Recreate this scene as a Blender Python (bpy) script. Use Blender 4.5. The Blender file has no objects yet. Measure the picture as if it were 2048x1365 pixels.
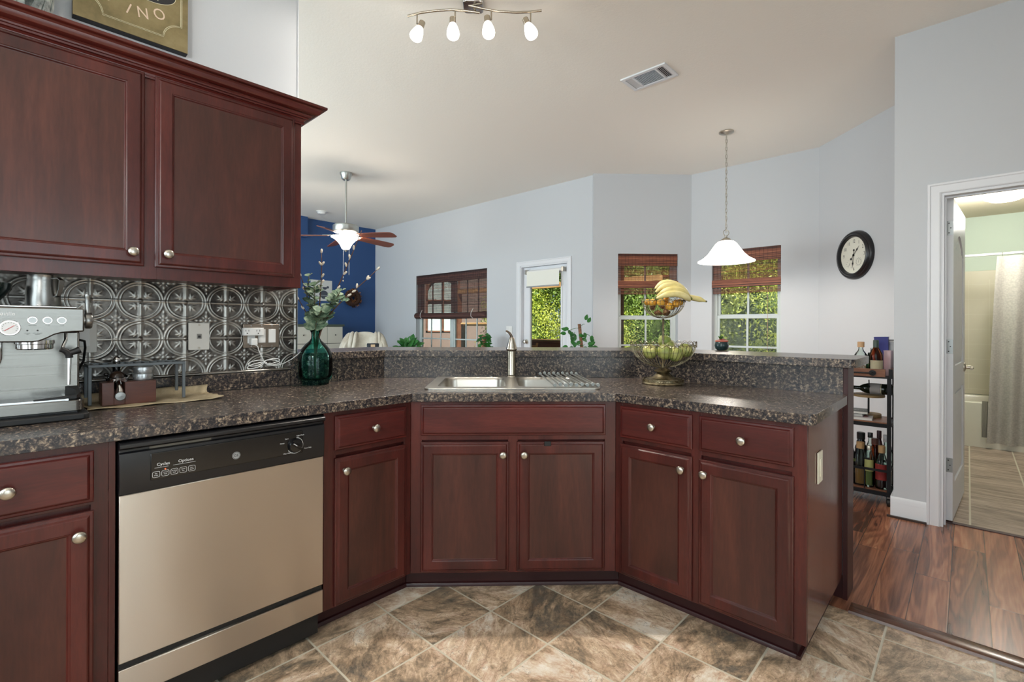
import bpy, bmesh, math, random
from mathutils import Matrix, Vector, Euler
random.seed(7)
sc = bpy.context.scene
COL = sc.collection
PI = math.pi
Q = math.sqrt(.5)

# ------------------------------------------------------------------ camera
cam_d = bpy.data.cameras.new('camera')
cam = bpy.data.objects.new('camera', cam_d); COL.objects.link(cam)
cam_d.sensor_width = 36; cam_d.lens = 969.5/2048*36; cam_d.shift_y = -29.5/2048
cam_d.clip_start = .05; cam_d.clip_end = 200
cam.matrix_world = (Matrix.Translation((0, 0, 1.214)) @ Matrix.Rotation(-.0304, 4, 'Z')
                    @ Matrix.Rotation(PI/2, 4, 'X') @ Matrix.Rotation(.0035, 4, 'Z'))
sc.camera = cam
sc.view_settings.view_transform = 'Standard'; sc.view_settings.look = 'None'
sc.view_settings.gamma = 1; sc.view_settings.use_curve_mapping = False
sc.view_settings.exposure = 0.15
cy = sc.cycles
cy.use_denoising = True
cy.max_bounces = 8; cy.diffuse_bounces = 4; cy.glossy_bounces = 4; cy.transmission_bounces = 8
cy.transparent_max_bounces = 12
cy.sample_clamp_indirect = 6; cy.caustics_reflective = False; cy.caustics_refractive = False
cy.use_adaptive_sampling = True; cy.adaptive_threshold = .02

# ------------------------------------------------------------------ sky and sun
w = bpy.data.worlds.new('world'); sc.world = w; w.use_nodes = True
nt = w.node_tree; nt.nodes.clear()
sk = nt.nodes.new('ShaderNodeTexSky'); sk.sky_type = 'HOSEK_WILKIE'; sk.turbidity = 3
sk.sun_direction = (.35, -.5, .8)
bg = nt.nodes.new('ShaderNodeBackground'); bg.inputs['Strength'].default_value = 1.7
wo = nt.nodes.new('ShaderNodeOutputWorld')
nt.links.new(sk.outputs[0], bg.inputs[0]); nt.links.new(bg.outputs[0], wo.inputs[0])

def add_light(name, kind, loc, energy, color=(1, 1, 1), size=.1, size_y=None, rot=None, target=None):
    l = bpy.data.lights.new(name, kind); l.energy = energy; l.color = color
    if kind == 'AREA':
        l.size = size
        if size_y: l.shape = 'RECTANGLE'; l.size_y = size_y
    elif kind == 'SUN': l.angle = size
    else: l.shadow_soft_size = size
    o = bpy.data.objects.new(name, l); COL.objects.link(o); o.location = loc
    if target is not None:
        o.rotation_euler = (Vector(target)-Vector(loc)).to_track_quat('-Z', 'Y').to_euler()
    elif rot: o.rotation_euler = rot
    return o
add_light('sun', 'SUN', (0, 0, 20), 11.0, (1, .94, .82), .02, target=(-3.0, 15, 4))

# ------------------------------------------------------------------ frames
# A, B: the two inner corners of the cabinet fronts.  x = to the viewer's right along the fronts, y = inwards
A = (-.387, 2.193); B = (.541, 2.193)
FL = Matrix.Translation((A[0], A[1], 0)) @ Matrix.Rotation(PI/4, 4, 'Z')
FS = Matrix.Translation((A[0], A[1], 0))
FR = Matrix.Translation((B[0], B[1], 0)) @ Matrix.Rotation(-PI/4, 4, 'Z')
F0 = Matrix.Identity(4)
CEIL = 3.08

# fill from windows added behind the camera (wall_back and wall_right) and an added bulb
def fr(frame, x, y, z): return frame @ Vector((x, y, z))
FILL_WIN_BACK = [(-.7, .5, .85, 2.3), (1.1, 2.5, .85, 2.3)]       # x0, x1, z0, z1 in the plane y=-3.4 of FR
FILL_WIN_RIGHT = [(-2.6, -.9, .3, 2.3)]                        # y0, y1, z0, z1 in the plane x=3.3 of FR
for (x0, x1, z0, z1), e in zip(FILL_WIN_BACK, (34, 40)):
    add_light('window_fill', 'AREA', fr(FR, (x0+x1)/2, -3.5, (z0+z1)/2), e, (.86, .93, 1), x1-x0, z1-z0,
              target=fr(FR, (x0+x1)/2, 0, (z0+z1)/2))
for y0, y1, z0, z1 in FILL_WIN_RIGHT:
    add_light('window_fill', 'AREA', fr(FR, 3.42, (y0+y1)/2, (z0+z1)/2), 44, (.88, .94, 1), y1-y0, z1-z0,
              target=fr(FR, 0, (y0+y1)/2, (z0+z1)/2))
# fill from added living room windows, out of view behind the kitchen wall
FILL_WIN_LIV = [(-6.4, -4.4, .5, 2.4), (-3.9, -2.0, .5, 2.4)]      # x0, x1, z0, z1 in the plane y=-3.0 of FR
for x0, x1, z0, z1 in FILL_WIN_LIV:
    add_light('window_fill', 'AREA', fr(FR, (x0+x1)/2, -3.1, (z0+z1)/2), 150, (.88, .94, 1), x1-x0, z1-z0,
              target=fr(FR, (x0+x1)/2, 0, (z0+z1)/2))

# added bulb, fills the kitchen with light from behind the camera
FILL_BULBS = [(.9, -2.9, 2.15, 46, .16)]
for gx_, gy_, gz_, ge_, gr_ in FILL_BULBS: add_light('fill_bulb', 'POINT', fr(FR, gx_, gy_, gz_), ge_, (1, .95, .88), gr_)

# ------------------------------------------------------------------ mesh builder
class MB:
    def __init__(s): s.v = []; s.f = []; s.m = []; s.cur = 0
    def add(s, vs, fs, M=None):
        n = len(s.v)
        s.v += [tuple(M @ Vector(p)) if M is not None else tuple(p) for p in vs]
        s.f += [tuple(n+i for i in f) for f in fs]; s.m += [s.cur]*len(fs); return s
    def box(s, x0, x1, y0, y1, z0, z1, M=None):
        return s.add([(x0,y0,z0),(x1,y0,z0),(x1,y1,z0),(x0,y1,z0),(x0,y0,z1),(x1,y0,z1),(x1,y1,z1),(x0,y1,z1)],
              [(3,2,1,0),(4,5,6,7),(0,1,5,4),(1,2,6,5),(2,3,7,6),(3,0,4,7)], M)
    def loft(s, rings, M=None, cap=True, closed=False, capS=True, capE=True):
        n = len(rings[0]); vs = [p for r in rings for p in r]; fs = []
        R = len(rings)
        for i in range(R if closed else R-1):
            a = i*n; b = ((i+1) % R)*n
            for k in range(n):
                k2 = (k+1) % n; fs.append((a+k, a+k2, b+k2, b+k))
        if cap and not closed:
            if capS: fs.append(tuple(range(n-1, -1, -1)))
            if capE: fs.append(tuple((R-1)*n+k for k in range(n)))
        return s.add(vs, fs, M)
    def lathe(s, prof, n=32, M=None, cap=True):
        return s.loft([[(r*math.cos(2*PI*k/n), r*math.sin(2*PI*k/n), z) for k in range(n)] for r, z in prof], M, cap)
    def tube(s, pts, r, n=8, M=None, closed=False, cap=True):
        P = [Vector(p) for p in pts]; rings = []; N = len(P); prev = None
        for i, p in enumerate(P):
            if closed: t = P[(i+1) % N]-P[i-1]
            else: t = P[min(i+1, N-1)]-P[max(i-1, 0)]
            if t.length < 1e-9: t = Vector((0, 0, 1))
            t.normalize()
            if prev is None:
                u = t.orthogonal().normalized()
            else:
                u = prev-t*prev.dot(t)
                u = u.normalized() if u.length > 1e-6 else t.orthogonal().normalized()
            prev = u; vv = t.cross(u)
            ri = r[i] if isinstance(r, (list, tuple)) else r
            rings.append([tuple(p+(u*math.cos(2*PI*k/n)+vv*math.sin(2*PI*k/n))*ri) for k in range(n)])
        return s.loft(rings, M, cap, closed)
    def prism(s, poly, z0, z1, M=None):
        n = len(poly); a = sum(poly[i][0]*poly[(i+1)%n][1]-poly[(i+1)%n][0]*poly[i][1] for i in range(n))
        if a < 0: poly = poly[::-1]
        return s.loft([[(x, y, z0) for x, y in poly], [(x, y, z1) for x, y in poly]], M)
    def rects(s, x0, x1, z0, z1, prof, M=None, capE=True, capS=True):
        """nested rectangles in the xz plane, prof = [(inset, y)]"""
        return s.loft([[(x0+i, y, z0+i), (x1-i, y, z0+i), (x1-i, y, z1-i), (x0+i, y, z1-i)] for i, y in prof], M, True, False, capS, capE)
    def ball(s, c, r, n=12, M=None, sz=(1, 1, 1), R=None):
        rings = []
        for i in range(1, n//2+2):
            a = -PI/2+PI*i/(n//2+2)
            ring = []
            for k in range(n):
                p = Vector((r*sz[0]*math.cos(a)*math.cos(2*PI*k/n), r*sz[1]*math.cos(a)*math.sin(2*PI*k/n), r*sz[2]*math.sin(a)))
                if R is not None: p = R @ p
                ring.append(tuple(Vector(c)+p))
            rings.append(ring)
        return s.loft(rings, M)
    def build(s, name, mat, parent=None, M=None, bevel=0, seg=2, smooth=35, label=None, sub=0):
        me = bpy.data.meshes.new(name); me.from_pydata(s.v, [], s.f)
        mats = mat if isinstance(mat, (list, tuple)) else [mat]
        for m_ in mats: me.materials.append(m_)
        if len(mats) > 1: me.polygons.foreach_set('material_index', s.m)
        bm = bmesh.new(); bm.from_mesh(me); bmesh.ops.recalc_face_normals(bm, faces=bm.faces); bm.to_mesh(me); bm.free()
        me.shade_smooth()
        if smooth < 180: me.set_sharp_from_angle(angle=math.radians(smooth))
        o = bpy.data.objects.new(name, me); COL.objects.link(o)
        if parent is not None: o.parent = parent
        if M is not None: o.matrix_local = M
        if bevel:
            b = o.modifiers.new('bevel', 'BEVEL'); b.width = bevel; b.segments = seg; b.limit_method = 'ANGLE'; b.angle_limit = math.radians(40)
            b.harden_normals = False
        if sub:
            q_ = o.modifiers.new('sub', 'SUBSURF'); q_.levels = sub; q_.render_levels = sub
        if label: o['label'] = label
        return o

def tag(o, label=None, cat=None, group=None, kind=None):
    if label: o['label'] = label
    if cat: o['category'] = cat
    if group: o['group'] = group
    if kind: o['kind'] = kind
    return o
def thing(name, label, cat, frame=F0, loc=(0, 0, 0), rz=0, group=None):
    o = bpy.data.objects.new(name, None); COL.objects.link(o); o.empty_display_size = .05
    o.matrix_world = frame @ Matrix.Translation(loc) @ Matrix.Rotation(rz, 4, 'Z')
    return tag(o, label, cat, group)
def copy_tree(o, parent=None):
    c = o.copy(); COL.objects.link(c)
    if parent is not None: c.parent = parent
    for ch in [x for x in o.children]: copy_tree(ch, c)
    return c
def struct(mb, name, mat, frame=F0, bevel=0, parent=None, smooth=35):
    o = mb.build(name, mat, parent, frame, bevel=bevel, smooth=smooth)
    if parent is None: o['kind'] = 'structure'
    return o
def RX(a): return Matrix.Rotation(a, 4, 'X')
def RY(a): return Matrix.Rotation(a, 4, 'Y')
def RZ(a): return Matrix.Rotation(a, 4, 'Z')
def T(x, y, z): return Matrix.Translation((x, y, z))

# ------------------------------------------------------------------ materials
class N:
    def __init__(s, name):
        s.mat = bpy.data.materials.new(name); s.mat.use_nodes = True
        s.t = s.mat.node_tree; s.p = s.t.nodes['Principled BSDF']; s.out = s.t.nodes['Material Output']
    def n(s, kind, **kw):
        nd = s.t.nodes.new('ShaderNode'+kind)
        for k, v in kw.items():
            if k in nd.inputs:
                s.put(nd.inputs[k], v)
            else: setattr(nd, k, v)
        return nd
    def put(s, sock, v):
        if isinstance(v, bpy.types.NodeSocket): s.t.links.new(v, sock)
        elif isinstance(v, bpy.types.Node): s.t.links.new(v.outputs[0], sock)
        else:
            if hasattr(sock.default_value, '__len__') and not hasattr(v, '__len__'): v = (v,)*len(sock.default_value)
            if sock.type == 'RGBA' and len(v) == 3: v = (*v, 1)
            sock.default_value = v
    def set(s, **kw):
        names = dict(color='Base Color', rough='Roughness', metal='Metallic', normal='Normal', coat='Coat Weight', coat_rough='Coat Roughness',
                     ior='IOR', trans='Transmission Weight', alpha='Alpha', emit='Emission Color', estr='Emission Strength', spec='Specular IOR Level',
                     sss='Subsurface Weight', sheen='Sheen Weight', aniso='Anisotropic')
        for k, v in kw.items(): s.put(s.p.inputs[names[k]], v)
        return s
    def obj(s): return s.n('TexCoord').outputs['Object']
    def pos(s): return s.n('NewGeometry').outputs['Position']
    def mapping(s, vec, scale=(1, 1, 1), rot=(0, 0, 0), loc=(0, 0, 0)):
        return s.n('Mapping', Vector=vec, Scale=scale, Rotation=rot, Location=loc).outputs[0]
    def noise(s, vec, scale=5, detail=4, rough=.5, dist=0, out='Fac'):
        return s.n('TexNoise', Vector=vec, Scale=scale, Detail=detail, Roughness=rough, Distortion=dist).outputs[out]
    def ramp(s, fac, stops, interp='LINEAR'):
        r = s.n('ValToRGB', Fac=fac); cr = r.color_ramp; cr.interpolation = interp
        while len(cr.elements) < len(stops): cr.elements.new(.5)
        for e, (p, c) in zip(cr.elements, stops):
            e.position = p; e.color = (*c, 1) if len(c) == 3 else c
        return r.outputs[0]
    def mix(s, fac, a, b, mode='MIX'):
        m = s.n('Mix', data_type='RGBA', blend_type=mode)
        s.put(m.inputs[0], fac); s.put(m.inputs[6], a); s.put(m.inputs[7], b); return m.outputs[2]
    def math(s, op, a, b=0, c=0):
        m = s.n('Math', operation=op); s.put(m.inputs[0], a); s.put(m.inputs[1], b)
        s.put(m.inputs[2], c); return m.outputs[0]
    def vmath(s, op, a, b=(0, 0, 0)):
        m = s.n('VectorMath', operation=op); s.put(m.inputs[0], a); s.put(m.inputs[1], b); return m.outputs[0]
    def bump(s, h, strength=.3, dist=.002):
        s.set(normal=s.n('Bump', Height=h, Strength=strength, Distance=dist).outputs[0]); return s
def srgb(r, g, b):
    f = lambda c: (c/255/12.92) if c <= 10 else ((c/255+.055)/1.055)**2.4
    return (f(r), f(g), f(b))
_mc = {}
def plain(name, rgb, rough=.5, metal=0, **kw):
    if name in _mc: return _mc[name]
    m = N(name).set(color=srgb(*rgb), rough=rough, metal=metal, **kw); _mc[name] = m.mat; return m.mat
def glow(name, rgb, strength):
    m = N(name); m.set(color=srgb(*rgb), emit=srgb(*rgb), estr=strength, rough=.4); return m.mat
def glass(name, rgb=(255, 255, 255), rough=0, ior=1.45):
    # thin blown glass: tinted see-through wall with a clear mirror sheen towards its edges
    m = N(name); t = m.t
    tr = m.n('BsdfTransparent'); tr.inputs[0].default_value = (*srgb(*rgb), 1)
    gl = m.n('BsdfGlossy'); gl.inputs['Roughness'].default_value = .02+rough
    fz = m.n('LayerWeight', Blend=.22); mx = m.n('MixShader')
    t.links.new(fz.outputs['Fresnel'], mx.inputs[0]); t.links.new(tr.outputs[0], mx.inputs[1]); t.links.new(gl.outputs[0], mx.inputs[2])
    t.links.new(mx.outputs[0], m.out.inputs[0]); return m.mat
def wood(name, c1, c2, c3, axis='z', rough=.33, sc_=1.0, figure=1.0):
    m = N(name)
    rnd = m.n('ObjectInfo').outputs['Random']
    v = m.vmath('ADD', m.obj(), m.n('CombineXYZ', X=m.math('MULTIPLY', rnd, 13.), Y=m.math('MULTIPLY', rnd, 7.), Z=m.math('MULTIPLY', rnd, 5.)).outputs[0])
    s_ = {'x': (1.2, 9, 9), 'z': (9, 9, 1.2)}[axis]
    big = m.noise(m.mapping(v, tuple(k*sc_*.35 for k in s_)), 1.6, 3, .55, 1.2*figure)
    fine = m.noise(m.mapping(v, tuple(k*sc_*8 for k in s_)), 2.2, 4, .6)
    f = m.math('ADD', m.math('MULTIPLY', big, .72), m.math('MULTIPLY', fine, .28))
    m.set(color=m.ramp(f, [(.3, c1), (.5, c2), (.7, c3)]), rough=m.math('ADD', m.math('MULTIPLY', fine, .12), rough-.07), coat=.12, coat_rough=.14, spec=.42)
    m.bump(fine, .05, .001)
    return m.mat
M_CH_V = wood('cherry_wood_frame', srgb(50, 19, 17), srgb(74, 29, 25), srgb(98, 42, 35), 'z')
M_CH_H = wood('cherry_wood_rail', srgb(54, 20, 18), srgb(80, 30, 27), srgb(106, 44, 37), 'x')
M_CH_P = wood('cherry_wood_panel', srgb(52, 28, 23), srgb(72, 38, 31), srgb(90, 49, 39), 'z', rough=.38, sc_=.8, figure=2.2)
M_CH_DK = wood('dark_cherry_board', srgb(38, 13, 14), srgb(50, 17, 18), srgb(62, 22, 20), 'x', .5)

def granite():
    m = N('mottled_granite_laminate'); p = m.pos()
    a = m.noise(p, 80, 5, .75, .4); b = m.noise(p, 20, 3, .6); c = m.noise(p, 170, 2, .5)
    col = m.ramp(m.math('ADD', m.math('MULTIPLY', a, .75), m.math('MULTIPLY', c, .25)),
                 [(.40, srgb(24, 26, 34)), (.47, srgb(46, 43, 46)), (.52, srgb(88, 77, 70)), (.57, srgb(140, 123, 106)), (.64, srgb(190, 172, 148))])
    dark = m.ramp(m.noise(p, 44, 4, .7, .8), [(.43, (0, 0, 0)), (.52, (1, 1, 1))])
    col2 = m.mix(dark, m.mix(.6, col, srgb(36, 35, 40)), col)
    m.set(color=m.mix(m.ramp(b, [(.4, (0, 0, 0)), (.7, (.25, .25, .25))]), col2, srgb(96, 82, 72)), rough=.24)
    m.bump(a, .05, .001); return m.mat
M_GRAN = granite()
M_NICKEL = plain('satin_nickel', (196, 190, 178), .28, 1)
M_STEEL = None
def steel(name, rgb, rough=.3, axis='x', st=.08):
    m = N(name); s_ = {'x': (2, 300, 300), 'z': (300, 300, 2)}[axis]
    f = m.noise(m.mapping(m.obj(), s_), 1, 2, .5)
    m.set(color=srgb(*rgb), metal=1, rough=m.math('ADD', m.math('MULTIPLY', f, .15), rough-.07)); m.bump(f, st, .0005); return m.mat
M_STEEL = steel('brushed_stainless_steel', (196, 184, 166), .36, 'x')
M_STEEL2 = steel('satin_stainless_steel', (150, 150, 148), .3, 'x')
M_CHROME = plain('polished_chrome', (215, 215, 215), .08, 1)
M_BLACK = plain('glossy_black_plastic', (14, 14, 16), .18)
M_BLACKM = plain('matte_black', (20, 20, 21), .5)
M_WHITE = plain('white_gloss_paint', (226, 228, 232), .35)
M_WPLAST = plain('white_plastic', (232, 232, 230), .35)

def wallm(name, rgb, rough=.75, sc_=140, st=.12):
    m = N(name); m.set(color=srgb(*rgb), rough=rough); m.bump(m.noise(m.pos(), sc_, 3, .6), st, .002); return m.mat
M_WALL = wallm('light_grey_wall_paint', (200, 203, 207))
M_CEIL = wallm('textured_ceiling_paint', (243, 239, 231), .85, 70, .5)
M_BLUE = wallm('navy_blue_wall_paint', (44, 78, 128), .7)
M_MINT = wallm('pale_green_bathroom_paint', (206, 220, 208))

def tile_floor():
    m = N('slate_look_vinyl_tile'); L = .4376*Q
    v = m.mapping(m.pos(), (1, 1, 1), (0, 0, 0), (.678, -1.847, 0))
    v = m.mapping(v, (1/L, 1/L, 1/L), (0, 0, PI/4))
    cell = m.vmath('FLOOR', v); frac = m.vmath('FRACTION', v)
    sep = m.n('SeparateXYZ', Vector=frac)
    def edge(o): return m.math('MINIMUM', o, m.math('SUBTRACT', 1., o))
    e = m.math('MINIMUM', edge(sep.outputs[0]), edge(sep.outputs[1]))
    grout = m.ramp(e, [(.009, (1, 1, 1)), (.015, (0, 0, 0))])
    wn = m.n('TexWhiteNoise', Vector=cell, noise_dimensions='3D')
    rot = m.n('VectorRotate', rotation_type='Z_AXIS', Vector=v, Angle=m.math('MULTIPLY', wn.outputs[0], 6.3)).outputs[0]
    vv = m.vmath('ADD', rot, m.vmath('MULTIPLY', wn.outputs[1], (37, 37, 37)))
    st = m.mapping(vv, (1, 2.6, 1))
    big = m.noise(m.mapping(vv, (1, 1.5, 1)), .95, 5, .66, 1.6); med = m.noise(st, 3.2, 8, .8, 1.0); c = m.noise(vv, 30, 4, .85)
    tone = m.math('ADD', m.math('ADD', m.math('MULTIPLY', big, .7), m.math('MULTIPLY', med, .3)), m.math('MULTIPLY', m.math('SUBTRACT', wn.outputs[0], .5), .16))
    col = m.ramp(tone, [(.36, srgb(112, 104, 94)), (.44, srgb(154, 134, 112)), (.50, srgb(190, 164, 138)), (.56, srgb(214, 190, 166)), (.64, srgb(232, 220, 204))])
    grain = m.ramp(m.math('ADD', m.math('MULTIPLY', med, .6), m.math('MULTIPLY', c, .4)), [(.37, (.05, .045, .04)), (.46, (.36, .35, .33)), (.55, (.62, .61, .58)), (.66, (.97, .96, .92))])
    col = m.mix(.5, col, grain, 'OVERLAY')
    rust = m.ramp(m.noise(vv, 1.7, 5, .7, 1.1), [(.50, (0, 0, 0)), (.62, (1, 1, 1))])
    col = m.mix(m.math('MULTIPLY', rust, .26), col, m.mix(.55, col, srgb(150, 98, 56)))
    ridge = m.math('ABSOLUTE', m.math('SUBTRACT', m.noise(vv, 1.1, 5, .6, 1.8), .5))
    col = m.mix(m.math('MULTIPLY', m.ramp(ridge, [(.0, (1, 1, 1)), (.006, (0, 0, 0))]), .55), col, srgb(58, 50, 44))
    m.set(color=m.mix(grout, col, srgb(206, 198, 178)), rough=m.math('ADD', m.math('MULTIPLY', c, .2), .30))
    m.bump(m.math('SUBTRACT', med, m.math('MULTIPLY', grout, .5)), .3, .002); return m.mat
def plank_floor():
    m = N('walnut_laminate_planks')
    # into the frame of the right-hand cabinets: x across the planks, y along them
    v = m.mapping(m.mapping(m.pos(), loc=(-B[0], -B[1], 0)), rot=(0, 0, PI/4))
    s1 = m.n('SeparateXYZ', Vector=v)
    W = .1285
    ux = m.math('DIVIDE', m.math('ADD', s1.outputs[0], .047), W); row = m.math('FLOOR', ux); fx = m.math('FRACT', ux)
    wr = m.n('TexWhiteNoise', noise_dimensions='1D', W=row)
    uy = m.math('ADD', m.math('DIVIDE', s1.outputs[1], 1.21), m.math('MULTIPLY', wr.outputs[0], 3.1))
    cy_ = m.math('FLOOR', uy); fy = m.math('FRACT', uy)
    ex = m.math('MINIMUM', fx, m.math('SUBTRACT', 1., fx)); ey = m.math('MULTIPLY', m.math('MINIMUM', fy, m.math('SUBTRACT', 1., fy)), 9.4)
    seam = m.ramp(m.math('MINIMUM', ex, ey), [(.008, (1, 1, 1)), (.02, (0, 0, 0))])
    pid = m.n('CombineXYZ', X=m.math('MULTIPLY', row, 3.17), Y=m.math('MULTIPLY', cy_, 5.3), Z=m.math('MULTIPLY', row, 1.9))
    wn = m.n('TexWhiteNoise', noise_dimensions='3D', Vector=pid)
    g = m.vmath('ADD', m.mapping(v, (7.5, .75, 1)), m.vmath('MULTIPLY', wn.outputs[1], (19, 19, 19)))
    n1 = m.noise(g, 1.0, 3, .5, .7)
    rings = m.math('SINE', m.math('MULTIPLY', n1, 60.))
    fine = m.noise(m.mapping(g, (9, 3, 1)), 1.5, 5, .65, .5)
    f = m.math('ADD', m.math('ADD', m.math('MULTIPLY', rings, .05), m.math('MULTIPLY', n1, .62)), m.math('MULTIPLY', fine, .26))
    f = m.math('ADD', f, m.math('MULTIPLY', m.math('SUBTRACT', wn.outputs[0], .5), .12))
    col = m.ramp(f, [(.28, srgb(74, 46, 36)), (.40, srgb(126, 80, 60)), (.52, srgb(166, 110, 82)), (.66, srgb(200, 146, 110))])
    m.set(color=m.mix(m.math('MULTIPLY', seam, .75), col, srgb(38, 24, 20)), rough=.27, spec=.55)
    m.bump(m.math('SUBTRACT', fine, m.math('MULTIPLY', seam, 1.)), .12, .001); return m.mat
def bath_floor():
    m = N('streaked_bathroom_tile')
    v = m.mapping(m.mapping(m.pos(), loc=(-B[0], -B[1], 0)), rot=(0, 0, PI/4))
    u = m.mapping(v, (1/.305, 1/.305, 1), (0, 0, 0), (-1.18/.305+4, -2.65/.305+9, 0)); fr_ = m.vmath('FRACTION', u); s1 = m.n('SeparateXYZ', Vector=fr_)
    def edge(o): return m.math('MINIMUM', o, m.math('SUBTRACT', 1., o))
    ga = m.ramp(edge(s1.outputs[0]), [(.012, (1, 1, 1)), (.02, (0, 0, 0))]); gb = m.ramp(edge(s1.outputs[1]), [(.004, (1, 1, 1)), (.012, (0, 0, 0))])
    wn = m.n('TexWhiteNoise', Vector=m.vmath('FLOOR', u), noise_dimensions='3D')
    q_ = m.vmath('ADD', m.mapping(v, (1.2, 9, 1)), m.vmath('MULTIPLY', wn.outputs[1], (11, 11, 0)))
    f = m.math('ADD', m.math('MULTIPLY', m.noise(q_, 1.6, 6, .65, .8), .7), m.math('MULTIPLY', m.noise(q_, 9, 4, .7), .3))
    col = m.ramp(f, [(.36, srgb(116, 102, 90)), (.47, srgb(156, 138, 122)), (.56, srgb(184, 166, 150)), (.66, srgb(208, 196, 182))])
    col = m.mix(m.math('MULTIPLY', gb, .45), m.mix(ga, col, srgb(212, 206, 188)), srgb(200, 190, 168))
    m.set(color=col, rough=.4); return m.mat
# ================================================================== the setting
M_TILE = tile_floor(); M_PLANK = plank_floor(); M_BTILE = bath_floor()
def walled(name, mat, frame, x0, x1, y0, y1, z0=0, z1=CEIL, holes=()):
    mb = MB(); xs = sorted({x0, x1, *[h[0] for h in holes], *[h[1] for h in holes]})
    for a, b in zip(xs, xs[1:]):
        hs = [h for h in holes if h[0] < (a+b)/2 < h[1]]
        if not hs: mb.box(a, b, y0, y1, z0, z1)
        else:
            h = hs[0]
            if h[2] > z0: mb.box(a, b, y0, y1, z0, h[2])
            if h[3] < z1: mb.box(a, b, y0, y1, h[3], z1)
    return struct(mb, name, mat, frame)
WY = .673                                   # wall surface behind the cabinets, distance from the fronts
# kitchen wall on the left (frame FL: x runs to the right, the wall ends at x=-.225)
walled('wall_left', M_WALL, FL, -5.1, -.225, WY, WY+.12)
# pony wall behind the sink, carrying the bar
pw = MB()
def offs(w):   # the run of the fronts moved inwards by w: end left, corner, corner, end right (world xy)
    k = w*math.tan(PI/8)
    return [tuple((FL @ Vector((-.2255, w, 0)))[:2]), (A[0]-k, A[1]+w), (B[0]+k, B[1]+w), tuple((FR @ Vector((.78, w, 0)))[:2])]
def run_poly(w0, w1, end=.78, start=-.2255):
    a, b = offs(w0), offs(w1)
    a[0] = tuple((FL @ Vector((start, w0, 0)))[:2]); b[0] = tuple((FL @ Vector((start, w1, 0)))[:2])
    a[3] = tuple((FR @ Vector((end, w0, 0)))[:2]); b[3] = tuple((FR @ Vector((end, w1, 0)))[:2])
    return a+b[::-1]
def add_run(mb, w0, w1, z0, z1, end=.78, start=-.2255):
    p = run_poly(w0, w1, end, start)
    vs = [(x, y, z0) for x, y in p]+[(x, y, z1) for x, y in p]
    n = 8; fs = []
    for a, b, c, d in ((0, 1, 6, 7), (1, 2, 5, 6), (2, 3, 4, 5)):
        fs.append((d, c, b, a)); fs.append((a+n, b+n, c+n, d+n))
    for i in range(n): j = (i+1) % n; fs.append((i, j, j+n, i+n))
    return mb.add(vs, fs)
add_run(pw, WY+.001, WY+.12, 0, 1.034, .762)
struct(pw, 'wall_pony', M_WALL)
# right wall with the bathroom doorway
RW = 2.015
DOOR = (1.045, 1.86, 0, 2.035)
walled('wall_right', M_WALL, FR, .821, 3.3, RW, RW+.12, holes=[DOOR])
walled('wall_right_return', M_WALL, FR, .821, .941, RW+.12, 3.2)
# side wall with the clock, the bay and the far wall
sw = MB().box(3.323, 3.44, 3.75, 4.92+.05, 0, CEIL)
struct(sw, 'wall_clock', M_WALL)
SILL = .62
FB2 = Matrix.Translation((2.372, 5.87, 0)) @ RZ(-PI/4)      # bay wall running parallel to the peninsula
walled('wall_bay_right', M_WALL, FB2, 0, 1.344+.05, 0, .16, holes=[(.252, .993, SILL, 2.108)])
walled('wall_bay_middle', M_WALL, T(0, 5.87, 0), 1.165, 2.372+.07, 0, .16, holes=[(1.470, 2.210, SILL, 2.106)])
DX = (-3.40, -2.578, 0, 2.05)
LW = (-5.866, -4.075, SILL, 2.085)
walled('wall_far', M_WALL, FR, -7.3, -2.202+.07, 3.09, 3.25, holes=[LW, DX])
# navy wall on the left of the living room, with a short projection
walled('wall_blue', M_BLUE, FR, -7.32, -7.2, -3.1, 3.09)
bp = MB(); bp.box(-7.2, -7.08, .4, 1.715, 2.73, CEIL); struct(bp, 'wall_blue_soffit', M_BLUE, FR)
walled('wall_living_back', M_WALL, FR, -7.3, -1.45, -3.12, -3.0, holes=FILL_WIN_LIV)
walled('wall_back', M_WALL, FR, -1.45, 3.42, -3.52, -3.4, holes=FILL_WIN_BACK)
wr = MB()
for a, b in ((-3.4, FILL_WIN_RIGHT[0][0]), (FILL_WIN_RIGHT[0][1], 6.0)): wr.box(3.3, 3.42, a, b, 0, CEIL)
wr.box(3.3, 3.42, FILL_WIN_RIGHT[0][0], FILL_WIN_RIGHT[0][1], 0, .3); wr.box(3.3, 3.42, FILL_WIN_RIGHT[0][0], FILL_WIN_RIGHT[0][1], 2.3, CEIL)
struct(wr, 'wall_kitchen_right', M_WALL, FR)
# bathroom
struct(MB().box(.941, .95, 3.2, 6.0, 0, 2.48), 'wall_bath_left', M_MINT, FR)
struct(MB().box(.9415, .951, RW+.121, 3.199, 0, 2.48), 'wall_bath_left_front', M_MINT, FR)
struct(MB().box(.941, 3.3, 5.72, 5.84, 0, 2.6), 'wall_bath_back', M_MINT, FR)
struct(MB().box(.941, 3.3, RW+.12, 5.8, 2.48, 2.56), 'ceiling_bath', wallm('bathroom_ceiling_paint', (214, 204, 182), .8), FR)
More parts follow.
